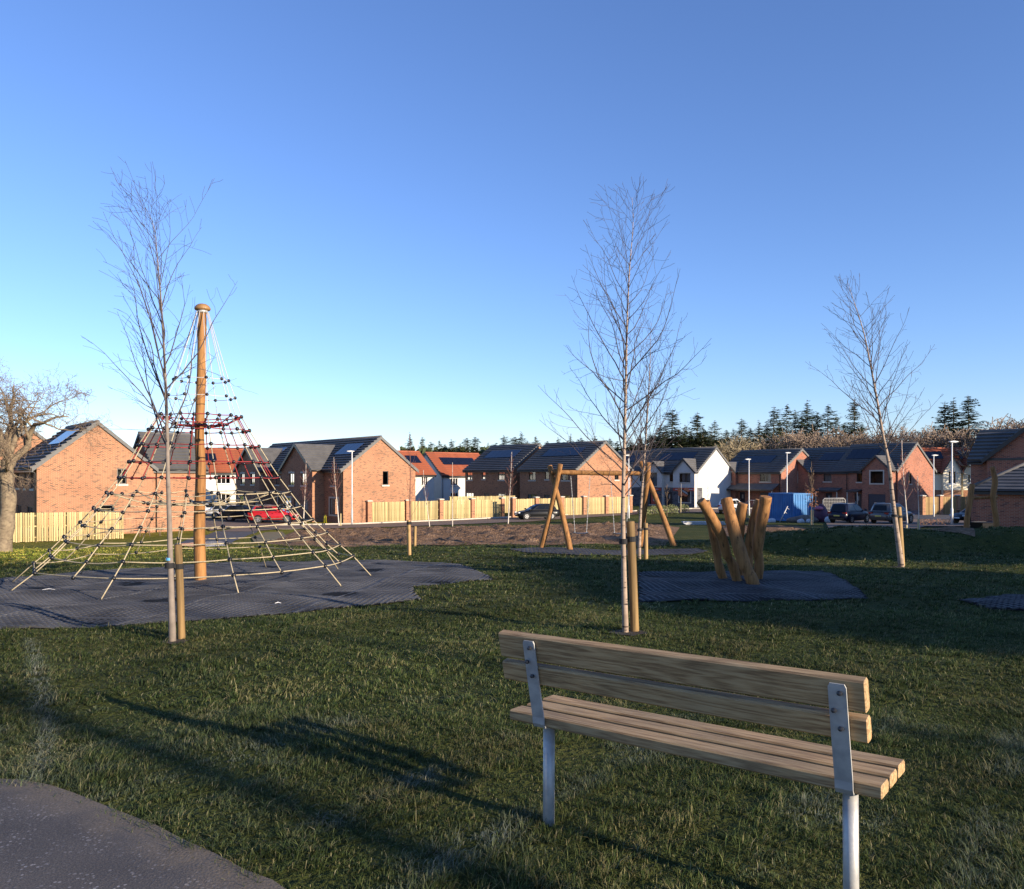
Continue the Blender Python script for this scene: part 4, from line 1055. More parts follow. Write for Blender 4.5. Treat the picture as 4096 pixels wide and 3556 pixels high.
    # projecting front gables
    for c in cross:
        s0, s1, pj, rs = c['s0'], c['s1'], c['proj'], c['rise']; sm = (s0+s1)/2; cpt = rs/((s1-s0)/2); co = .22
        ops = [(w[0]-w[2]/2, w[1], w[0]+w[2]/2, w[1]+w[3]) for w in c.get('win', ())]; dops = [(s-w/2, 0, s+w/2, h) for (s, w, h, k) in c.get('doors', ())]
        if band:
            mb = MB(); wall_panel(mb, loc, s0, s1, zb, band[0], -pj, ops+dops); mb.build('wall', M[band[1]], root)
            mb = MB(); wall_panel(mb, loc, s0, s1, band[0], he, -pj, ops+dops)
        else: mb = MB(); wall_panel(mb, loc, s0, s1, zb, he, -pj, ops+dops)
        mb.poly([loc(s0,-pj,he), loc(s1,-pj,he), loc(sm,-pj,he+rs)]); mb.build('gable_wall', W, root)
        mb = MB()
        for s in (s0, s1): mb = MB(); mb.quad(loc(s,-pj,zb), loc(s,0,zb), loc(s,0,he), loc(s,-pj,he)); mb.build('wall', W, root)
        for w in c.get('win', ()):
            kw = dict(w[4]) if len(w) > 4 else {}; window(root, loc, (w[0]-w[2]/2, w[1], w[0]+w[2]/2, w[1]+w[3]), -pj, frame=kw.pop('frame', frame), **kw)
        for (s, w, h, k) in c.get('doors', ()): door(root, loc, (s-w/2, 0, s+w/2, h), -pj, 1, k, 'garage_door' if k == 'garage_door' else 'door_dark')
        cb = MB(); tm = lambda z: min(D/2, max(-pj, (z-he)/pt))
        zl0, zl1 = he-co*cpt, he+rs
        for sg in (-1, 1):
            se = sm+sg*((s1-s0)/2+co); dzz = Vector((0,0,.06))
            q = [loc(se,-pj-.2,zl0+.02), loc(se,min(0,-.05),zl0+.02), loc(sm,tm(zl1)+.25,zl1+.02), loc(sm,-pj-.2,zl1+.02)]
            cb.hexa(q+[p+dzz for p in q])
        cr = cb.build('gable_roof', M[roofm], root)
        for sg in (-1, 1):
            n = max(2, int(round(math.hypot((s1-s0)/2+co, zl1-zl0)/.40)))
            nr = (loc(sg*cpt,0,1)-loc(0,0,0)).normalized()
            for i in range(n):
                za, zb2 = zl0+(zl1-zl0)*i/n, zl0+(zl1-zl0)*(i+1.04)/n
                sa, sb = sm+sg*((zl1-za)/cpt), sm+sg*((zl1-zb2)/cpt)
                ta, tb = tm(za)+.10, tm(zb2)+.10; lo, hi = nr*.15, nr*.085
                p = [loc(sa,-pj-.24,za), loc(sa,ta,za), loc(sb,tb,zb2), loc(sb,-pj-.24,zb2)]
                t_ = MB(); t_.hexa([v+nr*.05 for v in p]+[p[0]+lo, p[1]+lo, p[2]+hi, p[3]+hi]); t_.build('tile_course', M[roofm], cr)
        vb = MB()
        for sg in (-1, 1):
            e = (s1-s0)/2+co
            P = [loc(sm+sg*e,-pj-.27,zl0-.16), loc(sm,-pj-.27,zl1-.16), loc(sm,-pj-.27,zl1+.15), loc(sm+sg*e,-pj-.27,zl0+.13)]
            Q = [loc(sm+sg*e,-pj-.24,zl0-.16), loc(sm,-pj-.24,zl1-.16), loc(sm,-pj-.24,zl1+.15), loc(sm+sg*e,-pj-.24,zl0+.13)]
            vb.hexa([P[0],P[1],Q[1],Q[0],P[3],P[2],Q[2],Q[3]])
        vb.build('verge_board', M['upvc_dark'], root)
        for sg, s in ((-1, s0), (1, s1)):
            gt = MB(); gt.tube([loc(s+sg*(co+.04),-pj-.2,zl0), loc(s+sg*(co+.04),-.05,zl0)], .055, 8); gt.build('gutter', M['upvc_dark'], root, smooth=True)
    # solar panels on the front slope: (s, distance up from eave fraction, count)
    sl = Vector(loc(0,1,pt)-loc(0,0,0)).normalized()
    for (sa, fr_, n, pw, ph) in solar:
        for i in range(n):
            p = loc(sa+i*(pw+.02), 0, he)+sl*(fr_*math.hypot(D/2, rise)); n0 = nrm
            A = loc(1,0,0)-loc(0,0,0)
            pm = MB(); q = [p+n0*.19, p+A*pw+n0*.19, p+A*pw+sl*ph+n0*.19, p+sl*ph+n0*.19]; pm.hexa(q+[v+n0*.05 for v in q])
            so_ = pm.build('solar_panel', M['solar'], root)
    if porch:
        a, b_, pr, z1, z2 = porch; pm = MB(); p = [loc(a,-pr,z1), loc(b_,-pr,z1), loc(b_,.0,z2), loc(a,.0,z2)]; pm.hexa(p+[v+Vector((0,0,.09)) for v in p]); po = pm.build('porch_roof', M[roofm], root)
        f_ = MB(); lbox(f_, loc, a-.03, b_+.03, -pr-.04, -pr-.01, z1-.12, z1+.08); f_.build('fascia', M['upvc_dark'], po)
        for s in (a+.1, b_-.1): f_ = MB(); lbox(f_, loc, s-.05, s+.05, -pr+.02, -pr+.12, -.2, z1-.01); f_.build('post', M['cast_stone'], po)
    return root
R_ = math.radians
def org(px, d, z=None):
    p = onground(px, d); 
    if z is not None: p.z = z
    return p
dk = dict(bars=1); lt = dict(bars=1, lintel=True); cu2 = [(0,.32),(.68,1)]; cuL = [(0.05,.45)]
# left brick house and its wing
A0 = org(147, 56)
house('brick_house', 'large brick house end behind the pale slatted fence at far left', A0, R_(41), 9.5, 7.8, 5.0, 3.2,
    front=((1.6,3.4,1.2,1.3,dict(bars=1)),(4.2,3.4,.6,1.3,dict(bars=0)),(6.8,3.4,1.4,1.3,dict(bars=2)),(2.4,.5,2.2,1.6,dict(bars=3)),(6.5,.5,1.8,1.6,dict(bars=2))),
    end0=((5.55,3.72,.66,1.15,dict(bars=1,trans=.5)),(4.55,1.55,.95,.62,dict(bars=0))), solar=((1.6,.48,4,1.0,1.7),))
ua = Vector((math.cos(R_(41)), math.sin(R_(41)), 0)); va = Vector((-ua.y, ua.x, 0))
house('brick_wing', 'plain brick side wing with grey roof beside the left brick house', A0+ua*7.85+va*.35, R_(41), 4.0, 6.4, 5.0, 2.65, 'u', pipe=True, back=False)
house('brick_house', 'brick gable house behind the old gnarled tree at far left', org(-110, 63), R_(41), 10, 7.8, 5.0, 3.2, front=((2,3.4,1.2,1.3,dk),(6,3.4,1.2,1.3,dk)), end0=((4,3.6,.7,1.1,dk),))
# white house with red roof behind the net
wf = dict(frame='upvc_white', bars=2)
house('white_house', 'white rendered house with red tiled roof seen through the climbing ropes', org(780, 105), R_(30), 9, 8, 5.0, 3.0, 'u', 'render_white', 'tile_red',
    front=((3.6,3.35,1.7,1.2,dict(wf)),(6.9,3.35,1.2,1.2,dict(wf)),(3.6,.8,1.7,1.3,dict(wf)),(7,.2,1,2,dict(wf))), solar=((1.0,.42,2,1.0,1.7),))
# long brick terrace
house('brick_terrace', 'long brick terrace with two projecting gables behind the red car', org(1373, 73), R_(40), 24.4, 7.8, 5.0, 2.95,
    front=((1.8,.75,1.7,1.5,dict(bars=1,surround=True)),(1.9,3.45,.9,1.15,dict(bars=0)),(12.2,3.45,.9,1.15,dict(bars=0)),(14.4,3.45,.9,1.15,dict(bars=0)),(13.4,.9,1.6,1.3,dict(bars=1,surround=True))),
    end0=((4.45,3.5,.62,1.3,dict(bars=0)),),
    cross=(dict(s0=3.8, s1=10.6, proj=1.2, rise=2.4, win=((5.6,3.45,1.1,1.15,dict(bars=1,lintel=True)),(8.3,3.45,1.1,1.15,dict(bars=1,lintel=True)),(9.2,.9,1.5,1.3,dict(bars=1,surround=True))), doors=((5.2,1.0,2.1,'door'),(7.3,1.0,2.1,'door'))),
           dict(s0=16.2, s1=22.8, proj=1.2, rise=2.4, win=((18.0,3.45,1.0,1.15,dict(bars=1,lintel=True,curtain=cuL)),(20.8,3.45,1.0,1.15,dict(bars=1,lintel=True,curtain=cu2)),(21.2,.9,1.5,1.3,dict(bars=1,surround=True))), doors=((17.2,1.0,2.1,'door'),))),
    solar=((1.2,.42,4,.85,1.75),(11.3,.42,4,.85,1.75),(18.5,.5,4,.85,1.5)), porch=None)
# red-roofed pair beyond
house('white_house', 'white house with red roof half hidden behind the brick terrace gable', org(1560, 108), R_(40), 7.2, 8, 4.7, 3.1, 'u', 'render_white', 'tile_red', front=((5.6,3.1,1.0,1.2,dict(wf)),(2.5,3.1,1.0,1.2,dict(wf))), solar=((4.2,.45,2,1.0,1.7),))
house('white_house', 'white house with red roof and broad solar panels left of the brick pair', org(1765, 119), R_(40), 10, 8.2, 4.6, 3.3, 'u', 'render_white', 'tile_red', front=((2.4,3.0,1.3,1.1,dict(wf)),(6.5,3.0,1.3,1.1,dict(wf)),(2.4,.6,1.3,1.3,dict(wf))), solar=((1.6,.42,6,1.05,1.75),))
# detached brick pair in the centre
fw = lambda a, b_, c: ((a,3.85,1.35,1.15,dict(bars=1,curtain=cu2)),(b_,3.95,.7,1.05,dict(bars=0)),(c,3.85,1.2,1.15,dict(bars=1,curtain=cuL)),(a,.7,1.6,1.4,dict(bars=1,curtain=cu2)),(c,.4,1.7,1.7,dict(bars=2,curtain=[(.3,.65),(.7,1)])))
house('brick_house', 'brick house with dark shaded gable, left of the detached brick pair', org(2050, 101), R_(40), 10, 9.2, 5.2, 3.2, front=fw(2.2,5.9,9.0), doors=((5.3,1.0,2.1,'door'),), solar=((2.0,.45,6,1.05,1.75),))
house('brick_house', 'brick house with sunlit gable and long solar array behind the swing', org(2310, 92), R_(40), 10.2, 9.2, 5.2, 3.15, front=fw(2.0,5.2,7.9), doors=((5.2,1.0,2.1,'door'),), end0=((6.6,3.9,.7,1.1,dk),), solar=((1.9,.45,6,1.05,1.75),))
# white houses
house('white_house', 'white house with slate grey roof behind the slim birch', org(2556, 124), R_(40), 11, 8.5, 5.0, 3.3, wall='render_white', front=((2.2,3.5,1.6,1.2,dict(bars=1)),(7,3.5,1.6,1.2,dict(bars=1))), band=(2.6,'stone_cladding',1.0), doors=((3,2.4,2.1,'garage_door'),), solar=((2,.45,4,1.05,1.75),))
show = house('white_house', 'white show home with grey stone ground floor and twin gables', org(2790, 110), R_(40), 11.5, 8.5, 5.0, 3.3, wall='render_white', band=(2.75,'stone_cladding',1.1),
    front=((4.5,3.6,.7,1.5,dict(bars=0)),(9.8,3.6,1.2,1.2,dk)), doors=((4.9,1.0,2.1,'door'),),
    cross=(dict(s0=.05, s1=3.75, proj=.6, rise=1.75, win=((1.7,3.5,1.9,1.25,dict(bars=1,lintel=True,curtain=[(.05,.3),(.55,.8)])),(1.7,.75,1.9,1.5,dict(bars=0,surround=True,curtain=[(.0,.35)])))),
           dict(s0=5.75, s1=8.7, proj=.6, rise=1.45, win=((7.3,2.95,1.4,1.9,dict(bars=1,lintel=True)),(7.3,.3,1.4,1.9,dict(bars=0))))), solar=((2.3,.46,6,1.0,1.75),))
# right-hand brick row
house('brick_house', 'dark fronted brick house with lean-to porch behind the white car', org(3125, 108), R_(32), 10.7, 8.5, 5.0, 3.0, wall='brick_red',
    front=((2.7,3.6,1.9,1.3,dict(bars=2,curtain=[(.0,.4),(.55,.62)])),), doors=((2.4,2.4,2.1,'garage_door'),(6.8,1.0,2.1,'door')), porch=(.3,9.2,1.5,2.45,3.25),
    cross=(dict(s0=7.6, s1=10.65, proj=.5, rise=1.35, win=((9.1,3.6,1.6,1.3,dict(bars=2,lintel=True,curtain=[(.02,.3)])),)),), solar=((3.0,.36,5,1.05,1.75),))
house('brick_house', 'brick house with broad gable and framed window behind the blue container', org(3395, 104), R_(32), 10.5, 8.5, 5.0, 3.15, wall='brick_red',
    front=((3.2,3.65,1.2,1.2,dict(bars=0,curtain=[(0,1)])),), doors=((3.0,1.0,2.1,'door'),), porch=(1.0,4.4,1.0,2.4,2.75),
    cross=(dict(s0=5.6, s1=10.4, proj=.8, rise=2.1, win=((8.3,3.55,1.7,1.35,dict(bars=1,surround=True,curtain=[(0,1)])),)),), solar=((1.6,.42,4,1.05,1.75),))
house('brick_house', 'brick house with sunlit gable and integral garage behind the parked cars', org(3592, 98), R_(30), 9.2, 7.4, 5.15, 3.25, wall='brick_red',
    front=((5.2,3.6,1.2,1.2,dict(bars=0)),(7.6,.7,.8,1.5,dict(bars=0,curtain=[(0,1)]))), doors=((5.6,1.0,2.1,'door'),), porch=(4.9,6.6,1.0,2.4,2.55), end0=((2.4,3.4,.55,1.3,dict(bars=0)),),
    cross=(dict(s0=.25, s1=4.25, proj=1.0, rise=1.7, win=((2.2,3.45,1.75,1.5,dict(bars=0,surround=True)),), doors=((2.2,2.4,2.1,'garage_door'),)),), solar=((4.2,.4,4,1.05,1.9),))
wc = dict(frame='upvc_white', bars=2, sill='upvc_white')
house('cream_house', 'cream house with red roof and pointed gable right of the sunlit brick gable', org(3668, 126), R_(-8), 6.3, 8, 5.2, 3.6, 'u', 'render_cream', 'tile_red', front=((2,3.5,1,1.2,dict(wc)),), doors=(),
    cross=(dict(s0=3.6, s1=6.2, proj=.8, rise=2.3, win=((4.9,3.2,1.1,1.9,dict(wc)),)),), solar=((.6,.5,4,1.0,1.75),), band=(2.2,'brick',.8))
house('cream_house', 'cream house with red roof beside the right lamp post', org(3836, 126), R_(-8), 8, 8, 5.2, 3.6, 'u', 'render_cream', 'tile_red', front=((5.5,3.5,1,1.2,dict(wc)),), doors=(),
    cross=(dict(s0=.3, s1=2.9, proj=.8, rise=2.3, win=((1.6,3.3,1.2,1.3,dict(wc)),)),), solar=((1.0,.5,4,1.0,1.75),), band=(2.2,'brick',.8))
# right-hand house and its garage
RL = 12.0; rth = R_(45); far = org(3884, 52); ro = far+Vector((math.cos(rth-math.pi/2), math.sin(rth-math.pi/2), 0))*RL; ro.z = gz(far.x, far.y)
house('brick_house', 'dark brick house with steep gable cut off by the right edge', ro, rth, RL, 5.0, 4.5, 1.75, wall='brick_red', pipe=False,
    cross=(dict(s0=1.4, s1=11.0, proj=.35, rise=4.0, win=((4,3.3,1.4,1.2,dk),)),))
gfar = org(3905, 43); GU, GV = 6.0, 6.4; gth = R_(45)
go = gfar+Vector((math.cos(gth-math.pi/2), math.sin(gth-math.pi/2), 0))*GV; go.z = gz(gfar.x, gfar.y)-.1
gar = thing('garage', 'low brick garage with hipped grey tiled roof at right edge', 'garage', go, gth)
gm = MB()
for a, b_ in (((0,0),(0,GV)), ((0,0),(GU,0)), ((GU,0),(GU,GV)), ((0,GV),(GU,GV))): gm.quad((*a,-.6), (*b_,-.6), (*b_,2.4), (*a,2.4))
gm.build('wall', M['brick_red'], gar)
e = .3; hz = 1.95; rf = MB(); C4 = [(-e,-e),(GU+e,-e),(GU+e,GV+e),(-e,GV+e)]; ap = [(GU/2,GV/2-.3,2.4+hz),(GU/2,GV/2+.3,2.4+hz)]
rf.poly([(*C4[0],2.36),(*C4[3],2.36),ap[1],ap[0]]); rf.poly([(*C4[1],2.36),(*C4[0],2.36),ap[0]]); rf.poly([(*C4[2],2.36),(*C4[1],2.36),ap[0],ap[1]]); rf.poly([(*C4[3],2.36),(*C4[2],2.36),ap[1]]); rf.poly([(*c,2.35) for c in C4])
gr = rf.build('roof', M['tile_grey'], gar)
n = 12
for i in range(n):   # front hip courses, shortening towards the ridge
    f0, f1 = i/n, (i+1.04)/n
    def pt_(f, side):
        A = Vector((-e, -e if side == 0 else GV+e, 2.36)); B_ = Vector(ap[side]); return A.lerp(B_, f)
    nr = Vector((-hz, 0, GU/2+e)).normalized(); p = [pt_(f0,0), pt_(f0,1), pt_(f1,1), pt_(f1,0)]
    t_ = MB(); t_.hexa([v+nr*.01 for v in p]+[p[0]+nr*.075, p[1]+nr*.075, p[2]+nr*.03, p[3]+nr*.03]); t_.build('tile_course', M['tile_grey'], gr)
for side in (0, 1):
    hm = MB(); A = Vector((-e, -e if side == 0 else GV+e, 2.40)); hm.tube([A+Vector((0,0,.05)), Vector(ap[side])+Vector((0,0,.05))], .1, 8); hm.build('hip_cap', M['tile_grey'], gar, smooth=True)
gt = MB(); gt.tube([(-e-.06,-e,2.33),(-e-.06,GV+e,2.33)], .06, 8); gt.build('gutter', M['upvc_dark'], gar, smooth=True)
fb = MB(); fb.box(-e, -e, 2.12, -e+.03, GV+e, 2.345); fb.build('fascia', M['upvc_dark'], gar)

# ------------------------------------------------------------------ fences
def board_fence(name, label, pts, h=1.8, bw=.10, gap=.022, piers=False, mat='fence_wood', group='timber fences', skip=()):
    pts = [Vector(p) for p in pts]; o0 = pts[0].copy(); root = thing(name, label, 'fence', o0, 0, group); rg = random.Random(len(label))
    bm_ = MB(); bm_.box(-bw/2, -.011, 0, bw/2, .011, h); bme = bm_.mesh('board'); bme.materials.append(M[mat])
    for k, (a, b_) in enumerate(zip(pts[:-1], pts[1:])):
        t = b_-a; L = math.hypot(t.x, t.y); u = Vector((t.x, t.y, 0)).normalized(); an = math.atan2(u.y, u.x); nn = Vector((u.y, -u.x, 0))
        i0 = .22 if piers else 0; x = i0+bw/2
        if k not in skip:
            while x < L-i0-bw/2:
                p = a.lerp(b_, x/L)-o0; o = bpy.data.objects.new('board', bme); COL.objects.link(o); o.parent = root
                off = .014 if (int(x/(bw+gap)) % 2) else .0
                o.location = p+nn*(.05+off)+Vector((0,0,rg.uniform(-.02,.015)+.03)); o.rotation_euler = (rg.uniform(-.006,.006), rg.uniform(-.008,.008), an)
                x += bw+gap*rg.uniform(.6,1.6)
            for z in (.25, h*.52, h-.22):
                r_ = MB(); q = [a-o0, b_-o0]
                r_.hexa([q[0]+Vector((0,0,z)), q[1]+Vector((0,0,z)), q[1]-nn*.04+Vector((0,0,z)), q[0]-nn*.04+Vector((0,0,z)), q[0]+Vector((0,0,z+.08)), q[1]+Vector((0,0,z+.08)), q[1]-nn*.04+Vector((0,0,z+.08)), q[0]-nn*.04+Vector((0,0,z+.08))])
                r_.build('rail', M[mat], root)
        if not piers:
            n = max(1, int(L/2.4))
            for i in range(n+1):
                p = a.lerp(b_, i/n)-o0-nn*.1; pm = MB(); pm.box(-.05,-.05,-.3,.05,.05,h+.02); q = pm.build('post', M[mat], root); q.location = p; q.rotation_euler.z = an
    if piers:
        for i, a in enumerate(pts):
            j = min(i, len(pts)-2); t = pts[j+1]-pts[j]; an = math.atan2(t.y, t.x); p = a-o0
            pm = MB(); pm.box(-.22,-.22,-.4,.22,.22,h+.12); q = pm.build('brick_pier', M['brick'], root); q.location = p; q.rotation_euler.z = an
            cm_ = MB(); cm_.box(-.28,-.28,h+.122,.28,.28,h+.20); cm_.hexa([(-.28,-.28,h+.202),(.28,-.28,h+.202),(.28,.28,h+.202),(-.28,.28,h+.202),(-.1,-.1,h+.25),(.1,-.1,h+.25),(.1,.1,h+.25),(-.1,.1,h+.25)]); c2 = cm_.build('cap', M['cast_stone'], q)
    return root
f0 = org(20, 50.2); f1 = org(492, 55.0)
board_fence('timber_fence', 'pale slatted timber fence in front of the left brick house', [f0, f0.lerp(f1,.25), f0.lerp(f1,.5), f0.lerp(f1,.75), f1], 1.85, .105, .03)
pp = [org(px, d) for px, d in ((1475,74.6),(1628,77.4),(1762,80),(1888,82.6),(2008,85.4))]
board_fence('timber_fence', 'pale board fence between brick piers behind the soil bed, left of the gate gap', pp, 1.85, .13, .03, True)
pp = [org(px, d) for px, d in ((2052,86.4),(2145,88.5),(2246,90.6),(2335,92.6),(2424,94.8),(2520,97.2))]
for q in pp: q.y -= 4.0
pp = [org(px, d-3.2) for px, d in ((2052,86.4),(2145,88.5),(2246,90.6),(2335,92.6),(2424,94.8),(2520,97.2))]
board_fence('timber_fence', 'pale board fence between brick piers behind the black car and swing', pp, 1.9, .13, .03, True)
board_fence('timber_fence', 'pale garden fence set back in front of the dark gabled brick house', [org(1800,91), org(1900,92.5), org(2010,94), org(2060,95)], 2.0, .15, .03)
g0 = org(1455, 75.5); g1 = org(1478, 74.8)
board_fence('timber_fence', 'short dark side fence joining the first brick pier to the terrace', [org(1441,76.5), org(1469,74.9)], 1.75, .12, .01, mat='stake_wood')
board_fence('timber_fence', 'brown boundary fence in shade before the cream houses', [org(3690,88), org(3760,89), org(3830,90), org(3900,91)], 2.0, .15, .015, True, 'stake_wood')
# ------------------------------------------------------------------ unseen houses of the same street, added beyond the right edge to shade the lawn and the cars
def plain_house(label, x, y, th, L, D=8.2, he=5.0, rise=3.2, wall='brick_red'):
    house('brick_house', label, Vector((x, y, gz(x, y))), th, L, D, he, rise, wall=wall, front=((2.2,3.5,1.3,1.2,dict(bars=1)),(L-2.2,3.5,1.3,1.2,dict(bars=1)),(2.2,.7,1.6,1.4,dict(bars=1))), doors=((L/2,1.0,2.1,'door'),))
plain_house('brick house out of sight right of the lawn, nearest the bench', 26.4, -11.5, 0, 9.0)
plain_house('brick house out of sight right of the mound', 31.5, .3, 0, 8.9)
plain_house('brick house out of sight behind the dark house at right edge', 53, 44.2, R_(30), 9.5)
plain_house('brick house out of sight right of the cream houses', 66, 74, R_(30), 16)
# ------------------------------------------------------------------ lamp posts
def lamp_post(label, px, d, top, head=1, arm=.0):
    b_ = org(px, d); h = at(px, top, d).z-b_.z; root = thing('lamp_post', label, 'lamp post', b_, 0, 'white lamp posts of the estate')
    mb = MB(); mb.lathe([(.085,-.3),(.085,1.25),(.055,1.35),(.045,h-.05)], (0,0,0), 12); mb.build('column', M['lamp_white'], root, smooth=True)
    mb = MB(); mb.lathe([(.06,0),(.06,.16),(.03,.2)], (0,0,h-.12), 10); mb.build('bracket', M['lamp_white'], root)
    hd = MB(); s = head
    hd.prism([(-.18,.03),(.2,.0),(.42,.05),(.42,.09),(.1,.14),(-.18,.10)], lambda x, z: (x*s,-.13,h+z-.04), lambda x, z: (x*s,.13,h+z-.04)); hd.build('lamp_head', M['lamp_white'], root)
    return root
lamp_post('white lamp post in front of the brick terrace gable', 1408, 71, 1806, -1)
lamp_post('white lamp post at the end of the pale fence near the swing', 2515, 82, 1822, -1)
lamp_post('white lamp post rising left of the blue container', 2996, 88, 1838, -1)
lamp_post('tall white lamp post behind the blue container', 3148, 92, 1812, 1)
lamp_post('thin grey lamp post before the shaded brown fence', 3735, 84, 1822, 1)
lamp_post('bright white lamp post near the right log post', 3808, 60, 1768, 1)

# ------------------------------------------------------------------ cars
def paint(name, c, metal=.3):
    m, nt, b = newmat(name); b.inputs['Base Color'].default_value = (*c, 1); b.inputs['Roughness'].default_value = .3; b.inputs['Metallic'].default_value = metal
    b.inputs['Coat Weight'].default_value = .35; b.inputs['Coat Roughness'].default_value = .06
    if max(c) < .05: b.inputs['Coat Weight'].default_value = .08; b.inputs['Specular IOR Level'].default_value = .22
    f = noise_tex(nt, 3, 4); nt.links.new(ramp(nt, f, [(.3, tuple(x*.8 for x in c)), (.7, c)]), b.inputs['Base Color']); return m
paint('paint_red', (.50,.018,.022), .2); paint('paint_white', (.70,.71,.72), 0); paint('paint_silver', (.50,.51,.52), .15)
paint('paint_black', (.005,.0055,.007), .0); paint('paint_navy', (.010,.015,.035), .1); paint('paint_grey', (.10,.095,.09), .3)
pmat('car_glass', (.012,.014,.016), (.008,.01,.012), 3, .06, spec=.3)
pmat('tyre', (.018,.018,.018), (.012,.012,.012), 9, .85); pmat('rim', (.42,.42,.42), (.3,.3,.3), 9, .35, metal=.7)
pmat('lamp_red', (.30,.012,.010), (.2,.01,.01), 9, .25); pmat('lamp_clear', (.6,.62,.65), (.5,.5,.5), 9, .15)
pmat('plate', (.60,.48,.10), (.55,.44,.09), 9, .5); pmat('plate_white', (.7,.7,.68), (.6,.6,.6), 9, .5)
def car(label, pos, heading, col, suv=False, L=4.3, W=1.80, H=None, group='parked cars', frost=False):
    H = H or (1.66 if suv else 1.47); belt = 1.02 if suv else .92; root = thing('parked_car', label, 'car', pos, heading, group)
    P = M[col]; hl = L/2; w = W/2; hood = belt-.03
    st = [(-hl,.45,.80,.76),(-hl+.10,.30,.93,.88),(-hl+.5,.24,belt,.97),(-.6,.22,belt+.01,1.0),(.6,.22,belt,1.0),(hl-1.15,.23,hood,.98),(hl-.55,.25,hood-.10,.95),(hl-.16,.28,hood-.24,.86),(hl,.42,.58,.70)]
    b_ = MB(); n = 0; k = 10
    for x, z0, z1, ws in st:
        ww = w*ws; dz = z1-z0
        for y, z in ((-.86,0),(-.97,.12),(-1,.42),(-.97,.80),(-.86,1.0),(.86,1.0),(.97,.80),(1,.42),(.97,.12),(.86,0)): b_.v.append((x, y*ww, z0+z*dz))
    for i in range(len(st)-1):
        for j in range(k): a = i*k+j; c = i*k+(j+1) % k; b_.f.append((a, c, c+k, a+k))
    b_.f.append(tuple(range(k-1,-1,-1))); b_.f.append(tuple((len(st)-1)*k+j for j in range(k)))
    body = b_.build('body', P, root, smooth=True, uv=False)
    try: body.data.set_sharp_from_angle(angle=math.radians(38))
    except Exception: pass
    xf, xr = hl-1.12, -hl+(.22 if suv else .30); tf, tr = xf-.95, xr+(.28 if suv else .42)
    def ring(f):   # plan outline of the cabin at height fraction f
        x1, x0 = xf+(tf-xf)*f, xr+(tr-xr)*f; hw = w*(.95-.20*f); c = .16
        return [(x0,-hw+c),(x0+c,-hw),(x1-c*1.6,-hw),(x1,-hw+c*1.6),(x1,hw-c*1.6),(x1-c*1.6,hw),(x0+c,hw),(x0,hw-c)]
    cb = MB(); zs = [(0,belt-.03),(.55,belt+(H-belt)*.55),(.92,H-.09),(1.12,H-.02),(1.6,H)]
    for f, z in zs:
        R8 = ring(min(f,1.12)); cxm = (tf+tr)/2
        for x, y in R8:
            if f > 1.3: x = cxm+(x-cxm)*.72; y *= .7
            cb.v.append((x, y, z))
    for i in range(len(zs)-1):
        for j in range(8): a = i*8+j; c = i*8+(j+1) % 8; cb.f.append((a, c, c+8, a+8))
    cb.f.append(tuple((len(zs)-1)*8+j for j in range(8)))
    cab = cb.build('cabin', P, root, smooth=True, uv=False)
    try: cab.data.set_sharp_from_angle(angle=math.radians(38))
    except Exception: pass
    def cp(f, i, j, t): 
        a, c = ring(f)[i], ring(f)[j]; z = belt-.03+(H-.09-belt+.03)*(f/.92); return Vector((a[0]+(c[0]-a[0])*t, a[1]+(c[1]-a[1])*t, z))
    def glassq(name, i, j, t0, t1, f0, f1, off):
        g = MB(); o = Vector(off); g.quad(cp(f0,i,j,t0)+o, cp(f0,i,j,t1)+o, cp(f1,i,j,t1)+o, cp(f1,i,j,t0)+o); g.build(name, M['car_glass'], root)
    glassq('windscreen', 3, 4, .02, .98, .12, .84, (.02,0,.012)); glassq('rear_window', 0, 7, .06, .94, .16, .82, (-.02,0,.012))
    for i, j, sy in ((1,2,-1), (6,5,1)):
        glassq('side_window', i, j, .50, .93, .16, .82, (0,.014*sy,.004)); glassq('side_window', i, j, .07, .47, .16, .82, (0,.014*sy,.004))
    r = .345 if suv else .315; ax = hl-.86; 
    for x in (ax, -ax+.06):
        for sy in (-1, 1):
            ar = MB(); ar.lathe([(r+.055,-.12),(r+.055,.004)] if sy > 0 else [(r+.055,-.004),(r+.055,.12)], (x, sy*w*.985, r+.01), 20, axis=1); ar.build('wheel_arch', M['black_plastic'], root)
            ty = MB(); q = (-.10,.012) if sy > 0 else (-.012,.10); ty.lathe([(r*.93,q[0]),(r,q[0]+.02),(r,q[1]-.015),(r*.92,q[1])], (x, sy*w*.985, r), 20, axis=1); wh = ty.build('wheel', M['tyre'], root, smooth=False)
            ri = MB(); q = (.0,.018) if sy > 0 else (-.018,.0); ri.lathe([(r*.68,q[0]),(r*.68,q[1])], (x, sy*w*.985, r), 10, axis=1); rm = ri.build('rim', M['rim'], wh)
            for s5 in range(5):
                an = s5*1.2566; sp = MB(); c = Vector((x+math.cos(an)*r*.42, sy*(w*.985+.019), r+math.sin(an)*r*.42)); sp.ball(c, r*.15, 6, 3, (1,.06,1)); sp.build('rim_gap', M['tyre'], wh)
    def bx(name, mat, *a): m_ = MB(); m_.box(*a); m_.build(name, M[mat], root)
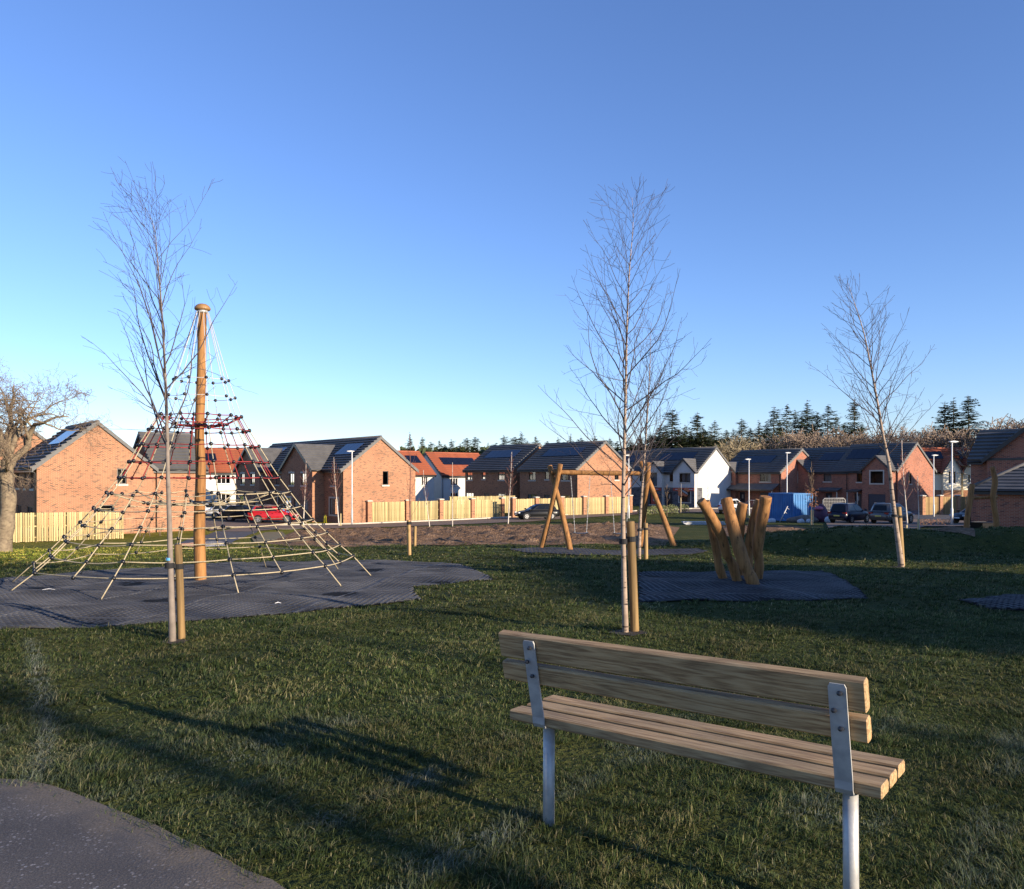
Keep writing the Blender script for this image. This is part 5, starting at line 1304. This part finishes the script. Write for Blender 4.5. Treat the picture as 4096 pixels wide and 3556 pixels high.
    for sy in (-1, 1):
        y0, y1 = sorted((sy*w*.52, sy*w*.86)); bx('headlight', 'lamp_clear', hl-.22, y0, .62, hl-.06, y1, .74)
        y0, y1 = sorted((sy*w*.55, sy*w*.90)); bx('taillight', 'lamp_red', -hl+.02, y0, belt-.22, -hl+.14, y1, belt-.07)
        y0, y1 = sorted((sy*w*.99, sy*(w+.16))); bx('mirror', col, xf-.22, y0, belt+.0, xf-.08, y1, belt+.13)
        y0, y1 = sorted((sy*w*.90, sy*w*.985)); bx('sill', 'black_plastic', -ax+.45, y0, .20, ax-.45, y1, .30)
        if suv: rl = MB(); rl.tube([(tr+.1,sy*w*.68,H+.02),(tf-.15,sy*w*.68,H+.02)], .02, 6); rl.build('roof_rail', M['rim'], root)
        for xx in (-.15, .85): y0, y1 = sorted((sy*w*1.0, sy*w*1.012)); bx('door_handle', 'black_plastic', xx-.9, y0, belt-.16, xx-.75, y1, belt-.13)
    bx('number_plate', 'plate', -hl-.012, -.26, .60, -hl+.02, .26, .71); bx('number_plate', 'plate_white', hl-.03, -.26, .43, hl+.012, .26, .54)
    bx('bumper', 'black_plastic', -hl-.02, -w*.72, .32, -hl+.2, w*.72, .48); bx('grille', 'black_plastic', hl-.1, -w*.5, .42, hl+.005, w*.5, .425+.15)
    return root
def carpos(px, d, dz=.07): p = org(px, d); p.z += dz; return p
car('bright red hatchback parked side-on behind the climbing ropes', carpos(1095, 73.5), R_(8), 'paint_red', True, 4.35, 1.82, 1.58)
car('black car parked left of the red car', carpos(978, 76.5), R_(10), 'paint_black', False, 4.3)
car('silver white hatchback parked left of the black car', carpos(915, 80.5), R_(14), 'paint_silver', False, 4.2)
car('white car parked leftmost in the parking court', carpos(850, 84.5), R_(14), 'paint_white', False, 4.3)
car('black hatchback parked on the road before the pale fence', carpos(2148, 78.6), R_(196), 'paint_black', False, 4.35, 1.78, 1.5)
car('navy crossover parked in the bay beside the mesh panel', carpos(3398, 68.5), R_(40), 'paint_navy', True, 4.4)
car('dusty grey estate car parked behind the leaning birch', carpos(3568, 66.5), R_(38), 'paint_grey', True, 4.6)
car('white crossover parked behind the carved logs', carpos(2930, 92), R_(50), 'paint_white', True, 4.4)
car('dark car half hidden behind the right log post', carpos(3905, 66), R_(200), 'paint_black', False, 4.3)

# ------------------------------------------------------------------ container yard
pmat('container_blue', (.025,.165,.40), (.018,.12,.31), 1.5, .5, bmp=.1); pmat('tarp', (.10,.03,.06), (.06,.02,.04), 4, .6); pmat('tarp_pink', (.50,.14,.20), (.40,.10,.15), 4, .6)
pmat('bag_white', (.6,.6,.6), (.45,.45,.46), 5, .7, bmp=.3); pmat('rubble', (.20,.16,.13), (.12,.09,.08), 4, .95, bmp=.5)
cO = org(3174, 74); cth = R_(27); CL, CW, CH = 3.1, 2.44, 2.6
cont = thing('shipping_container', 'short blue corrugated shipping container in the yard', 'container', cO, cth)
def corr(name, f, length, z0, z1):
    mb = MB(); p = .28; n = int(length/p); pts = []
    for i in range(n):
        s = i*length/n; q = length/n; pts += [(s,0),(s+q*.35,0),(s+q*.5,.045),(s+q*.85,.045)]
    pts.append((length,0))
    for (a, b_), (c, d) in zip(pts[:-1], pts[1:]): mb.quad(f(a,b_,z0), f(c,d,z0), f(c,d,z1), f(a,b_,z1))
    mb.build(name, M['container_blue'], cont)
corr('side_panel', lambda s, t, z: (t, s, z), CL, .16, CH-.12); corr('end_panel', lambda s, t, z: (s, t, z), CW, .16, CH-.12)
corr('side_panel', lambda s, t, z: (CW-t, s, z), CL, .16, CH-.12); corr('end_panel', lambda s, t, z: (s, CL-t, z), CW, .16, CH-.12)
m_ = MB(); m_.box(-.01, -.01, CH-.07, CW+.01, CL+.01, CH); m_.build('roof', M['container_blue'], cont)
for a, b_, c, d in ((-.02,-.02,CW+.02,.06),(-.02,CL-.06,CW+.02,CL+.02),(-.02,.061,.06,CL-.061),(CW-.06,.061,CW+.02,CL-.061)):
    for z0, z1 in ((0,.16),(CH-.12,CH-.071)): m_ = MB(); m_.box(a, b_, z0, c, d, z1); m_.build('rail', M['container_blue'], cont)
for a, b_ in ((-.02,-.02),(CW-.08,-.02),(-.02,CL-.08),(CW-.08,CL-.08)): m_ = MB(); m_.box(a-.003, b_-.003, .161, a+.103, b_+.103, CH-.121); m_.build('corner_post', M['container_blue'], cont)
def mesh_panel(label, px, d, th, w=3.2, h=2.0, sheeted=False):
    root = thing('mesh_panel', label, 'fence panel', org(px, d), th, 'temporary fence panels')
    mb = MB(); mb.tube([(0,0,0),(0,0,h-.15),(.15,0,h),(w-.15,0,h),(w,0,h-.15),(w,0,0)], .028, 8); mb.build('frame', M['galvanised'], root, smooth=True)
    mb = MB()
    for i in range(1, int(w/.16)): mb.tube([(i*.16,0,.1),(i*.16,0,h-.02)], .005, 4)
    for i in range(1, 7): mb.tube([(.02,0,i*h/7),(w-.02,0,i*h/7)], .006, 4)
    tag(mb.build('mesh', M['galvanised'], root, uv=False), kind='stuff')
    if sheeted: mb = MB(); mb.quad((.05,.02,.1), (w-.05,.02,.1), (w-.05,.02,h-.06), (.05,.02,h-.06)); mb.build('sheet', M['mat_edge'], root)
    for x in (0, w): mb = MB(); mb.box(x-.12,-.35,-.02,x+.12,.35,.13); mb.build('foot', M['rubble'], root)
mesh_panel('white framed mesh fence panel with grey sheet beside the navy car', 3292, 74, R_(8), 2.2, 2.15, True)
mesh_panel('low mesh fence panel in front of the blue container', 2988, 80, R_(-6), 3.4, 1.9)
def lump(name, label, cat, px, d, r, sq, mat, seed, group=None):
    rg = random.Random(seed); mb = MB(); mb.ball((0,0,0), r, 14, 9, sq)
    for i, v in enumerate(mb.v):
        q = Vector(v); nn = mnoise.noise(q*1.7/r*.6+Vector((seed,0,0))); q *= 1+.28*nn; q.z = max(q.z, -r*sq[2]*.55); mb.v[i] = tuple(q)
    o = mb.build(name, M[mat], None, smooth=True, uv=False); o.location = org(px, d)+Vector((0,0,r*sq[2]*.5)); return tag(o, label, cat, group)
lump('covered_pile', 'dark purple covered pile beside the brown leaved sapling', 'pile', 3282, 73, .95, (.75,.7,1.15), 'tarp', 3)
lump('folded_tarp', 'pink folded sheet on top of the dark purple pile', 'sheet', 3276, 72.6, .45, (.9,.8,.45), 'tarp_pink', 4).location.z += 1.15
lump('rubble_heap', 'low rubble heap at the foot of the blue container', 'rubble', 3215, 72.2, .95, (1.5,.7,.45), 'rubble', 5)
for i, (px, d, r) in enumerate(((3205,70.5,.32),(3085,72,.34),(3235,70.8,.28),(3320,71.5,.5))):
    lump('builders_bag', ['round white sack on the ground right of the rubble heap','white sack on the ground below the dark container side','small white sack near the brown leaved sapling','large white sack beside the navy car'][i], 'sack', px, d, r, (1,.9,.8), 'bag_white', 7+i, 'white sacks in the yard')
pr = thing('steel_prop', 'leaning steel prop in front of the blue container', 'prop', org(3118, 71))
mb = MB(); mb.tube([(0,0,-.02),(.75,.1,1.45)], .045, 8); mb.build('tube', M['galvanised'], pr, smooth=True)
for f in (.3, .65, .9): mb = MB(); mb.tube([(.75*f,.1*f,1.45*f),(.75*f+.22,.1*f,1.45*f-.14)], .028, 6); mb.build('pin', M['galvanised'], pr)
# stack of pale boards and pipes left of the logs
sk = thing('board_stack', 'low stack of pale boards and pipes on the grass behind the logs', 'stack', org(2818, 62), R_(4))
rg = random.Random(9)
for i in range(9):
    mb = MB(); z = .06+.085*(i//3); mb.box(-1.5, -.35+.26*(i % 3), z, 1.5, -.13+.26*(i % 3), z+.06); q = mb.build('board', M['bag_white' if i % 2 else 'galvanised'], sk); q.rotation_euler.z = rg.uniform(-.05,.05); q.location.x = rg.uniform(-.3,.3)
for y in (-1.0, 1.0): mb = MB(); mb.box(y-.06,-.4,-.05,y+.06,.45,.058); mb.build('bearer', M['stake_wood'], sk)
# bin behind the right log post and yellow marker by the terrace
bn = thing('dark_skip', 'dark open skip behind the right log posts', 'skip', org(3938, 40), R_(20)); bn.scale = (.62,.62,.62)
mb = MB(); mb.hexa([(-.7,-.5,0),(.7,-.5,0),(.7,.5,0),(-.7,.5,0),(-.95,-.6,.9),(.95,-.6,.9),(.95,.6,.9),(-.95,.6,.9)]); mb.build('body', M['black_plastic'], bn)
mb = MB(); mb.tube([(-.97,-.62,.9),(.97,-.62,.9),(.97,.62,.9),(-.97,.62,.9),(-.97,-.62,.9)], .04, 6); mb.build('rim', M['black_plastic'], bn)
pmat('yellow', (.65,.50,.03), (.55,.42,.02), 6, .5)
o = MB().lathe([(.16,0),(.13,.3),(.12,.62),(.05,.78)], (0,0,0), 12).build('yellow_marker', M['yellow'], None, smooth=True); o.location = org(1300, 73.2); tag(o, 'small yellow marker against the terrace wall', 'marker')
# show home banners
pmat('banner_red', (.42,.07,.045), (.36,.06,.04), 5, .6); pmat('banner_orange', (.62,.20,.08), (.55,.17,.07), 5, .6); pmat('banner_black', (.012,.012,.014), (.01,.01,.01), 5, .5)
def banner(name, label, s0, s1, t, z0, z1, mat, marks=()):
    r_ = thing(name, label, 'banner', show.location+Vector((0,0,0)), show.rotation_euler.z)
    mb = MB(); mb.box(t-.03, s0, z0, t-.005, s1, z1); mb.build('board', M[mat], r_)
    for a, b_, c, d in marks: mb = MB(); mb.box(t-.034, a, c, t-.031, b_, d); mb.build('lettering', M['bag_white'], r_)
    return r_
banner('banner', 'red banner across the right stone bay of the show home', .1, 3.7, -.66, 2.3, 2.72, 'banner_red', ((.25,.85,2.46,2.56),(2.5,3.3,2.46,2.56)))
banner('banner', 'red banner across the left stone bay of the show home', 5.8, 8.65, -.66, 2.3, 2.68, 'banner_red', ((6.3,8.1,2.45,2.53),))
banner('poster', 'red poster panel beside the show home left window', 6.3, 7.7, -.62, .35, 1.75, 'banner_red', ((6.6,7.4,1.4,1.5),(6.7,7.3,.8,1.15)))
pf = thing('petal_emblem', 'orange petal shaped emblem above the show home lower window', 'emblem', show.location, show.rotation_euler.z)
for sy, sz in ((-.55,.12),(.55,.12),(-.42,-.42),(.42,-.42)):
    mb = MB(); mb.ball((-.70,1.9+sy,2.3+sz), .48, 12, 8, (.03,1,.75)); mb.build('petal', M['banner_orange'], pf, smooth=True)
tb = thing('price_tag_sign', 'tilted black tag shaped sign with white lettering on the show home', 'sign', show.location, show.rotation_euler.z)
mb = MB(); ca_, sa_ = math.cos(.42), math.sin(.42)
f3 = lambda y, z, x: (x, 1.55+y*ca_+z*sa_, 2.15-(-y*sa_)+z*ca_)
mb.prism([(-.75,-.3),(.6,-.3),(.85,0),(.6,.3),(-.75,.3)], lambda y, z: f3(y,z,-.80), lambda y, z: f3(y,z,-.76)); mb.build('board', M['banner_black'], tb)
for z in (-.1, .1): mb = MB(); mb.prism([(-.55,z-.06),(.45,z-.06),(.45,z+.06),(-.55,z+.06)], lambda y, z: f3(y,z,-.806), lambda y, z: f3(y,z,-.802)); mb.build('lettering', M['bag_white'], tb)

# ------------------------------------------------------------------ saplings with pale stakes near the road
def sapling(label, px, py, top, seed, bark='bark_white', twig='twig_red', n=18, lmax=.9, d=None, r=.04, lean=0, t0=.3, ang=28):
    b_ = gp(px, py) if d is None else org(px, d); D = b_.y; h = at(px, top, D).z
    return young_tree('sapling', label, b_, [b_, Vector((b_.x+lean*.4, D, b_.z+(h-b_.z)*.35)), Vector((b_.x+lean*.8, D, b_.z+(h-b_.z)*.7)), Vector((b_.x+lean, D, h))], r, n, t0, lmax, ang, .45, Vector((0,0,0)), seed, bark, twig, (.28,.45), 0, group='saplings along the road', rmin=.011)
def pstake(label, px, py, top, d=None):
    b_ = gp(px, py) if d is None else org(px, d); return stake('tree_stake', label, b_, at(px, top, b_.y), .05, 'pale_stake', group='pale sapling stakes')
sapling('white stemmed sapling in front of the terrace bay', 1213, 2096, 1845, 71, d=69.5, n=30, lmax=1.7, r=.06, lean=.25)
sapling('white stemmed sapling before the terrace corner', 1356, 2111, 1830, 72, d=69, n=30, lmax=1.9, r=.06, lean=-.45)
pstake('pale stake beside the terrace corner sapling', 1363, 2111, 2054, d=69)
sapling('thin white sapling leaning before the second fence panel', 1719, 2108, 1880, 73, d=62, n=16, lmax=1.0, lean=-.5)
sapling('thin straight sapling before the third fence panel', 1810, 2104, 1850, 74, d=64, n=14, lmax=.7)
sapling('bushy pinkish sapling left of the black hatchback', 2032, 2104, 1808, 75, d=64, n=34, lmax=1.3, r=.055, lean=.3)
sapling('forked bare sapling before the show home door', 2668, 2052, 1935, 76, d=84, n=10, lmax=1.2, bark='twig_old', twig='twig_old', t0=.4, ang=38)
sapling('slim pinkish sapling before the show home window', 2725, 2030, 1935, 77, d=94, n=10, lmax=.4)
pstake('white guard post at the foot of the slim pinkish sapling', 2723, 2030, 1990, d=93.8)
sapling('slim feathery sapling right of the show home', 2832, 2030, 1920, 78, d=92, n=22, lmax=.55, ang=16)
bs = sapling('brown leaved sapling in front of the blue container', 3246, 2102, 1848, 79, d=63, n=16, lmax=1.5, bark='twig_old', twig='twig_old', ang=26)
lv = MB(); rg = random.Random(3)
for i in range(170):
    z = rg.uniform(1.4, 2.9); a = rg.uniform(0, 6.28); r_ = rg.uniform(.0,.55); c = Vector((math.cos(a)*r_, math.sin(a)*r_, z)); u = Vector((rg.gauss(0,1),rg.gauss(0,1),rg.gauss(0,1))).normalized()*.07; v = u.orthogonal().normalized()*.045
    lv.quad(c-u, c+v, c+u, c-v)
tag(lv.build('leaves', M['leaf_brown'], bs, uv=False), kind='stuff')
pstake('pale stake left of the brown leaved sapling', 3243, 2104, 2040, d=62.7); pstake('pale stake right of the brown leaved sapling', 3252, 2104, 2040, d=62.7)
sapling('white barked birch sapling between the grey car and mound', 3632, 2126, 1760, 80, d=44, n=26, lmax=1.2, r=.05, lean=-.35)
sapling('forked pale sapling right of the white barked birch', 3678, 2124, 1905, 81, d=45, n=14, lmax=.9, r=.045, t0=.45, lean=-.1)
pstake('pale stake at the foot of the white barked birch sapling', 3626, 2126, 2100, d=43.8); pstake('pale stake at the foot of the forked pale sapling', 3673, 2124, 2075, d=44.8)

# ------------------------------------------------------------------ old gnarled tree at the left edge
ot = gp(8, 2208); OD = ot.y
old = thing('old_tree', 'old gnarled bare tree with twisted limbs at the left edge', 'tree', ot)
rg = random.Random(17)
T = [at(8,2230,OD), at(22,2120,OD), at(34,2000,OD), at(24,1900,OD), at(38,1840,OD)]
tm_ = MB(); tp = smooth_path([p-ot for p in T], 16); tm_.tube(tp, [.255*(1-.26*i/16)*(1+.10*math.sin(i*1.7)+.06*math.sin(i*3.1)) for i in range(17)], 14); tm_.build('trunk', M['bark_old'], old, smooth=True, uv=False)
cm_ = MB(); tw = MB()
def gnarl(p, d, L, r, lev):
    pts, dirs, rad = grow(cm_ if lev < 2 else tw, p, d, L, r, rg, .10 if lev > 1 else .16, .05 if lev < 2 else -.25, Vector((0,0,0)), .75 if lev < 2 else 1.0, 7 if lev < 1 else (5 if lev < 2 else 3), .004)
    if lev >= 4: return
    n = [6, 6, 4, 3][lev]
    for i in range(n):
        k = int((.25+.75*(i+rg.random())/n)*(len(pts)-1)); k = min(k, len(pts)-1)
        ax = dirs[k].cross(Vector((rg.gauss(0,1),rg.gauss(0,1),rg.gauss(0,1)))).normalized(); a = R_(rg.uniform(35,75))
        d2 = (dirs[k]*math.cos(a)+ax*math.sin(a)); d2.z += .12; gnarl(pts[k], d2.normalized(), L*rg.uniform(.42,.66), max(.005, rad[k]*.62), lev+1)
pt0 = tp[-1]
for (tx, ty, dd_, L, r, k) in ((250,1745,.2,2.2,.16,15), (110,1600,-.3,2.2,.15,16), (-40,1620,.2,2.2,.15,16), (-160,1760,-.2,2.2,.14,14), (190,1640,.6,2.1,.13,15), (60,1640,.9,1.9,.12,16), (120,1880,-.9,1.5,.09,13)):
    p = tp[min(k,16)]; d = (at(tx,ty,OD+dd_*2)-ot-p).normalized(); gnarl(p, d, L*1.25, r*.8, 0)
cm_.build('limbs', M['bark_old'], old, smooth=True, uv=False); tw.build('crown', M['twig_old'], old, uv=False)
# two leafless park trees added out of sight to the right so that their trunks and limbs shade the near lawn
for x, y, H_, r_, sd, lb in ((14.9,-8.15,9.0,.24,91,'tall bare park tree out of sight right of the bench'), (23.5,-11.0,9.5,.26,92,'second tall bare park tree out of sight right of the bench')):
    b_ = Vector((x, y, gz(x, y)))
    young_tree('park_tree', lb, b_, [b_, b_+Vector((.05,0,H_*.35)), b_+Vector((-.05,.1,H_*.7)), b_+Vector((.1,0,H_))], r_, 13, .38, 2.6, 38, .4, Vector((0,0,0)), sd, 'bark_old', 'twig_old', (.7,.5), 0, group='park trees out of sight', rmin=.008)

# ------------------------------------------------------------------ woodland behind the houses
def needle_mat(name, c1, c2): return pmat(name, c1, c2, .8, .8, spec=.15)
needle_mat('needles', (.105,.115,.050), (.050,.062,.028)); needle_mat('needles_dark', (.062,.080,.034), (.032,.044,.020))
def conifer_mesh(seed, H, W, dens, droop):
    rg = random.Random(seed); tr = MB(); tr.tube([(0,0,-.5),(rg.uniform(-.2,.2),0,H*.5),(0,0,H)], [H*.013,H*.008,.02], 6, cap=False)
    cr = MB(); z = H*.10; p1, p2, p3 = (rg.uniform(0,6.28) for _ in range(3))
    while z < H*.985:
        t = z/H; L = W*(1-t)**.85*rg.uniform(.7,1.1)*min(1,.55+t*1.6)*(1+.28*math.sin(z*1.3+p1)+.2*math.sin(z*2.9+p2))+.12; k = rg.randint(7, 9)
        for j in range(k):
            if rg.random() < .12: continue
            a = 6.283*j/k+rg.uniform(-.4,.4); l = L*rg.uniform(.5,1.12)*(1+.3*math.cos(a-p3+z*.4)); d = Vector((math.cos(a), math.sin(a), 0)); n = max(4, int(l/.34*dens))
            zz = z+rg.uniform(-.3,.3); rg2 = rg.uniform(.3,1.5)
            pts = [Vector((0,0,zz))+d*(l*i/4)+Vector((0,0,(-droop*rg2*math.sin(i/4*2.2)+.34*(i/4)**2)*l*.5)) for i in range(5)]
            cr.tube(pts, [.035,.028,.02,.014,.008], 3, cap=False)
            for i in range(n):
                f = (i+rg.random())/n*.96+.04; q = f*4; m_ = min(int(q), 3); p = pts[m_].lerp(pts[m_+1], q-m_)
                for sgn in (-1, 1):
                    side = Vector((-d.y, d.x, 0))*sgn; w = (.50+.45*(1-f))*rg.uniform(.7,1.2)*min(1, l*.8); tip = p+side*w+d*w*.55+Vector((0,0,rg.uniform(-.22,.06)*w*2)); bq = d*.15+Vector((0,0,rg.uniform(-.08,.05)))
                    cr.poly([p-bq*.6, tip, p+bq])
        z += H*.013+rg.uniform(.0,.30)
    return tr.mesh('trunk', uv=False), cr.mesh('crown', uv=False)
con = [conifer_mesh(s, H, W, dn, dr) for s, H, W, dn, dr in ((1,17,7.0,1.25,.35),(2,17,8.0,1.4,.3),(3,17,6.0,1.2,.4),(4,17,7.2,1.0,.25))]
def bare_mesh(seed, H, spread, depth=4):
    rg = random.Random(seed); tr = MB(); cr = MB()
    def br(p, d, L, r, lev):
        pts, dirs, rad = grow(tr if lev < 1 else cr, p, d, L, r, rg, L/4 if lev else L/6, .35, Vector((0,0,0)), .40, 6 if lev < 1 else 3, .022)
        if lev >= depth: return
        n = (8, 7, 6, 5)[lev]
        for i in range(n):
            k = min(len(pts)-1, int((.3+.7*(i+rg.random())/n)*(len(pts)-1)+.5)); ax = dirs[k].cross(Vector((rg.gauss(0,1),rg.gauss(0,1),rg.gauss(0,1)))).normalized()
            a = R_(rg.uniform(25,58)*spread); d2 = (dirs[k]*math.cos(a)+ax*math.sin(a)).normalized(); br(pts[k], d2, L*rg.uniform(.48,.68), max(.02, rad[k]*.6), lev+1)
    br(Vector((0,0,-.4)), Vector((0,0,1)), H*.46, H*.016, 0)
    return tr.mesh('trunk', uv=False), cr.mesh('crown', uv=False)
bare = [bare_mesh(11, 11, 1.0), bare_mesh(12, 11, 1.25), bare_mesh(13, 11, 1.1)]
pmat('wood_twigs', (.29,.215,.155), (.19,.14,.105), 1.5, .9); pmat('wood_twigs_pale', (.34,.28,.17), (.24,.19,.12), 1.5, .9)
def wood_tree(kind, var, label, px, top, d, name, crown_mat, trunk_mat, group, wid=1.0, H0=17.0):
    b_ = org(px, d); h = at(px, top, d).z-b_.z; H0 = max(v.co.z for v in kind[var][1].vertices); s = h/H0; root = thing(name, label, 'tree', b_, random.Random(px).uniform(0, 6.28), group)
    tm, cm = kind[var]
    for nm, me, mt in (('trunk', tm, trunk_mat), ('crown', cm, crown_mat)):
        o = bpy.data.objects.new(nm, me); COL.objects.link(o); o.parent = root; rx = random.Random(px*7+top); o.scale = (s*wid*rx.uniform(.85,1.3), s*wid*rx.uniform(.85,1.3), s)
        if not me.materials: me.materials.append(None)
        o.material_slots[0].link = 'OBJECT'; o.material_slots[0].material = M[mt]
def place_of(px):
    for lim, w in ((1750,'just right of the terrace gable'),(1960,'above the red roofs'),(2130,'above the dark gabled brick house'),(2330,'above the brick house behind the swing'),(2520,'left of the tall birch'),(2660,'above the white houses'),(2900,'above the show home'),(3120,'above the lean-to porch house'),(3300,'above the house behind the container'),(3480,'left of the leaning birch'),(3700,'above the sunlit right gable'),(3900,'above the cream houses'),(9000,'at the right edge')):
        if px < lim: return w
cl_ = [(1640,1728,170,2,.8),(1690,1748,175,0,.9),(1722,1768,180,1,.9),(1757,1760,175,3,.8),(1805,1758,172,0,.9),(1868,1752,170,1,1.0),(1900,1748,172,1,1.3),(1952,1770,178,3,.8),(2015,1742,170,0,1.1),(2060,1748,168,1,1.5),(2084,1726,172,2,1.0),(2142,1744,170,3,1.0),(2190,1765,175,1,1.1),(2232,1750,175,0,.8),(2282,1735,175,2,.8),(2325,1752,172,1,1.0),(2380,1745,170,0,1.0),(2440,1755,175,1,1.1),(2560,1745,172,1,1.0),(2600,1730,170,0,1.0),
       (2640,1700,165,1,1.1),(2690,1640,160,1,1.25),(2740,1700,168,0,1.0),(2790,1652,160,0,1.2),(2858,1682,162,3,1.0),(2905,1720,160,1,1.1),(2966,1676,165,0,1.0),(3036,1680,165,2,1.0),(3096,1628,162,0,1.0),(3148,1616,165,3,.9),(3180,1640,168,0,.9),(3228,1600,165,2,1.0),(3270,1650,168,1,.8),(3312,1618,165,3,.9),(3345,1660,170,0,.8),(3418,1598,160,0,1.0),(2615,1742,158,1,1.3),(2655,1728,156,1,1.3),(2712,1718,156,1,1.4),(2762,1728,156,2,1.4),(2812,1715,156,1,1.5),(2845,1730,158,0,1.3),(2885,1745,158,1,1.2),(2470,1765,170,1,1.3),(2520,1760,170,0,1.2),(1780,1778,176,1,1.2),(1840,1775,176,0,1.2),(1985,1772,176,1,1.2),(2110,1765,176,1,1.2),(2255,1768,176,1,1.2),(2350,1765,174,0,1.3),(2665,1715,172,0,1.0),(2765,1715,172,2,1.0),(2820,1720,170,1,1.0),(2935,1715,172,3,1.0),(3000,1712,172,1,1.0),(3065,1690,172,0,.9),(3120,1680,172,1,.9),(3205,1670,172,1,.9),(3250,1690,172,0,.9),(3380,1690,172,1,.9),(3450,1700,172,0,.9),(3780,1610,150,0,1.1),(3815,1590,152,2,1.1),(3872,1584,148,1,1.2)]
seen = {}
words = ['first','second','third','fourth','fifth','sixth','seventh','eighth','ninth','tenth','eleventh','twelfth','thirteenth','fourteenth','fifteenth','sixteenth','seventeenth']
for px, top, d, v, wd in sorted(cl_):
    w = place_of(px); seen[w] = seen.get(w, 0)+1
    wood_tree(con, v, f'{words[seen[w]-1]} dark conifer from the left {w}', px, top, d, 'conifer', 'needles' if v in (0,3) else 'needles_dark', 'bark_old', 'conifers behind the houses', wd)
seen = {}
for px, top, d, v, wd, mt in ((2560,1790,150,1,1.6,'wood_twigs'),(2930,1735,145,0,1.2,'wood_twigs_pale'),(2985,1715,150,1,1.3,'wood_twigs_pale'),(3070,1705,152,2,1.4,'wood_twigs'),(3130,1722,150,0,1.4,'wood_twigs'),(3200,1700,152,1,1.4,'wood_twigs'),(3262,1706,150,2,1.4,'wood_twigs'),(3340,1725,155,0,1.5,'wood_twigs'),(3480,1735,155,1,1.5,'wood_twigs'),(3600,1692,140,0,1.4,'wood_twigs'),(3690,1705,145,1,1.5,'wood_twigs'),(3745,1690,145,2,1.6,'wood_twigs'),(3830,1715,142,0,1.5,'wood_twigs'),(3925,1690,140,1,1.5,'wood_twigs'),(4000,1655,132,2,1.8,'wood_twigs'),(4085,1640,130,1,1.8,'wood_twigs'),(4180,1640,130,0,1.8,'wood_twigs')):
    w = place_of(px); seen[w] = seen.get(w, 0)+1
    wood_tree(bare, v, f'{words[seen[w]-1]} bare brown woodland tree from the left {w}', px, top, d, 'woodland_tree', mt, mt, 'bare woodland trees', wd*.95, 10.2)
# low dark evergreen scrub that closes the wood behind the roofs
sc = MB(); rg = random.Random(8)
for i in range(5200):
    px = rg.uniform(1600, 4250); d = rg.uniform(172, 190); top = np.interp(px, [1600,2500,2600,2900,3300,4250], [1795,1795,1755,1765,1775,1760]); py = 1909-(1909-top+rg.uniform(-6,6))*rg.random()**.6
    c = at(px, py, d); u = Vector((rg.gauss(0,1),rg.gauss(0,1),rg.gauss(0,1))).normalized()*rg.uniform(.5,1.1); v = u.orthogonal().normalized()*rg.uniform(.3,.7); sc.quad(c-u, c+v, c+u, c-v)
tag(sc.build('evergreen_scrub', M['needles_dark'], None, uv=False), 'dark evergreen scrub closing the wood behind the roofs', 'scrub', kind='stuff')
# shrubs in front of the show home, dead stems by the right kerb
pmat('shrub_leaf', (.16,.17,.06), (.08,.10,.035), 4, .7)
def shrub(label, px, d, w, h, n, mat, seed, group, leaf=.09):
    rg = random.Random(seed); root = thing('shrub', label, 'shrub', org(px, d), 0, group); lf = MB(); stm = MB()
    for i in range(9):
        a = rg.uniform(0,6.28); stm.tube([(0,0,-.05),(math.cos(a)*w*.3,math.sin(a)*w*.3,h*.55),(math.cos(a)*w*.5,math.sin(a)*w*.5,h*.9)], [.012,.009,.005], 4, cap=False)
    for i in range(n):
        a = rg.uniform(0,6.28); r_ = w*math.sqrt(rg.random())*.6; z = h*rg.random()**.7*(1-.35*(r_/w/.6)**2); c = Vector((math.cos(a)*r_, math.sin(a)*r_, z)); u = Vector((rg.gauss(0,1),rg.gauss(0,1),rg.gauss(0,1))).normalized()*leaf; v = u.orthogonal().normalized()*leaf*.5; lf.quad(c-u, c+v, c+u, c-v)
    stm.build('stems', M['twig_old'], root, uv=False); lf.build('foliage', M[mat], root, uv=False)
for i, (px, d, w, h) in enumerate(((2575,90,1.2,.8),(2612,91,1.3,1.0),(2650,92,1.3,1.0),(2688,93,1.2,1.1),(2735,96,1.1,1.0))):
    shrub(f'{words[i]} yellow green shrub from the left in front of the show home', px, d, w, h, 420, 'shrub_leaf', 30+i, 'shrubs before the show home')
for i, (px, d) in enumerate(((3700,60),(3730,60.5),(3762,60),(3790,61))):
    shrub(f'{words[i]} dry brown shrub from the left along the right kerb', px, d, .9, .55, 70, 'leaf_brown', 50+i, 'dry shrubs by the kerb', .05)
for i, (px, d) in enumerate(((560,56.5),(600,57),(640,57.5),(430,51.5))):
    shrub(f'{words[i]} thin leafless shrub from the right before the left brick wall' if i < 3 else 'small leafless shrub before the pale slatted fence', px, d, .6, 1.2, 40, 'twig_old', 60+i, 'leafless shrubs on the left lawn', .04)
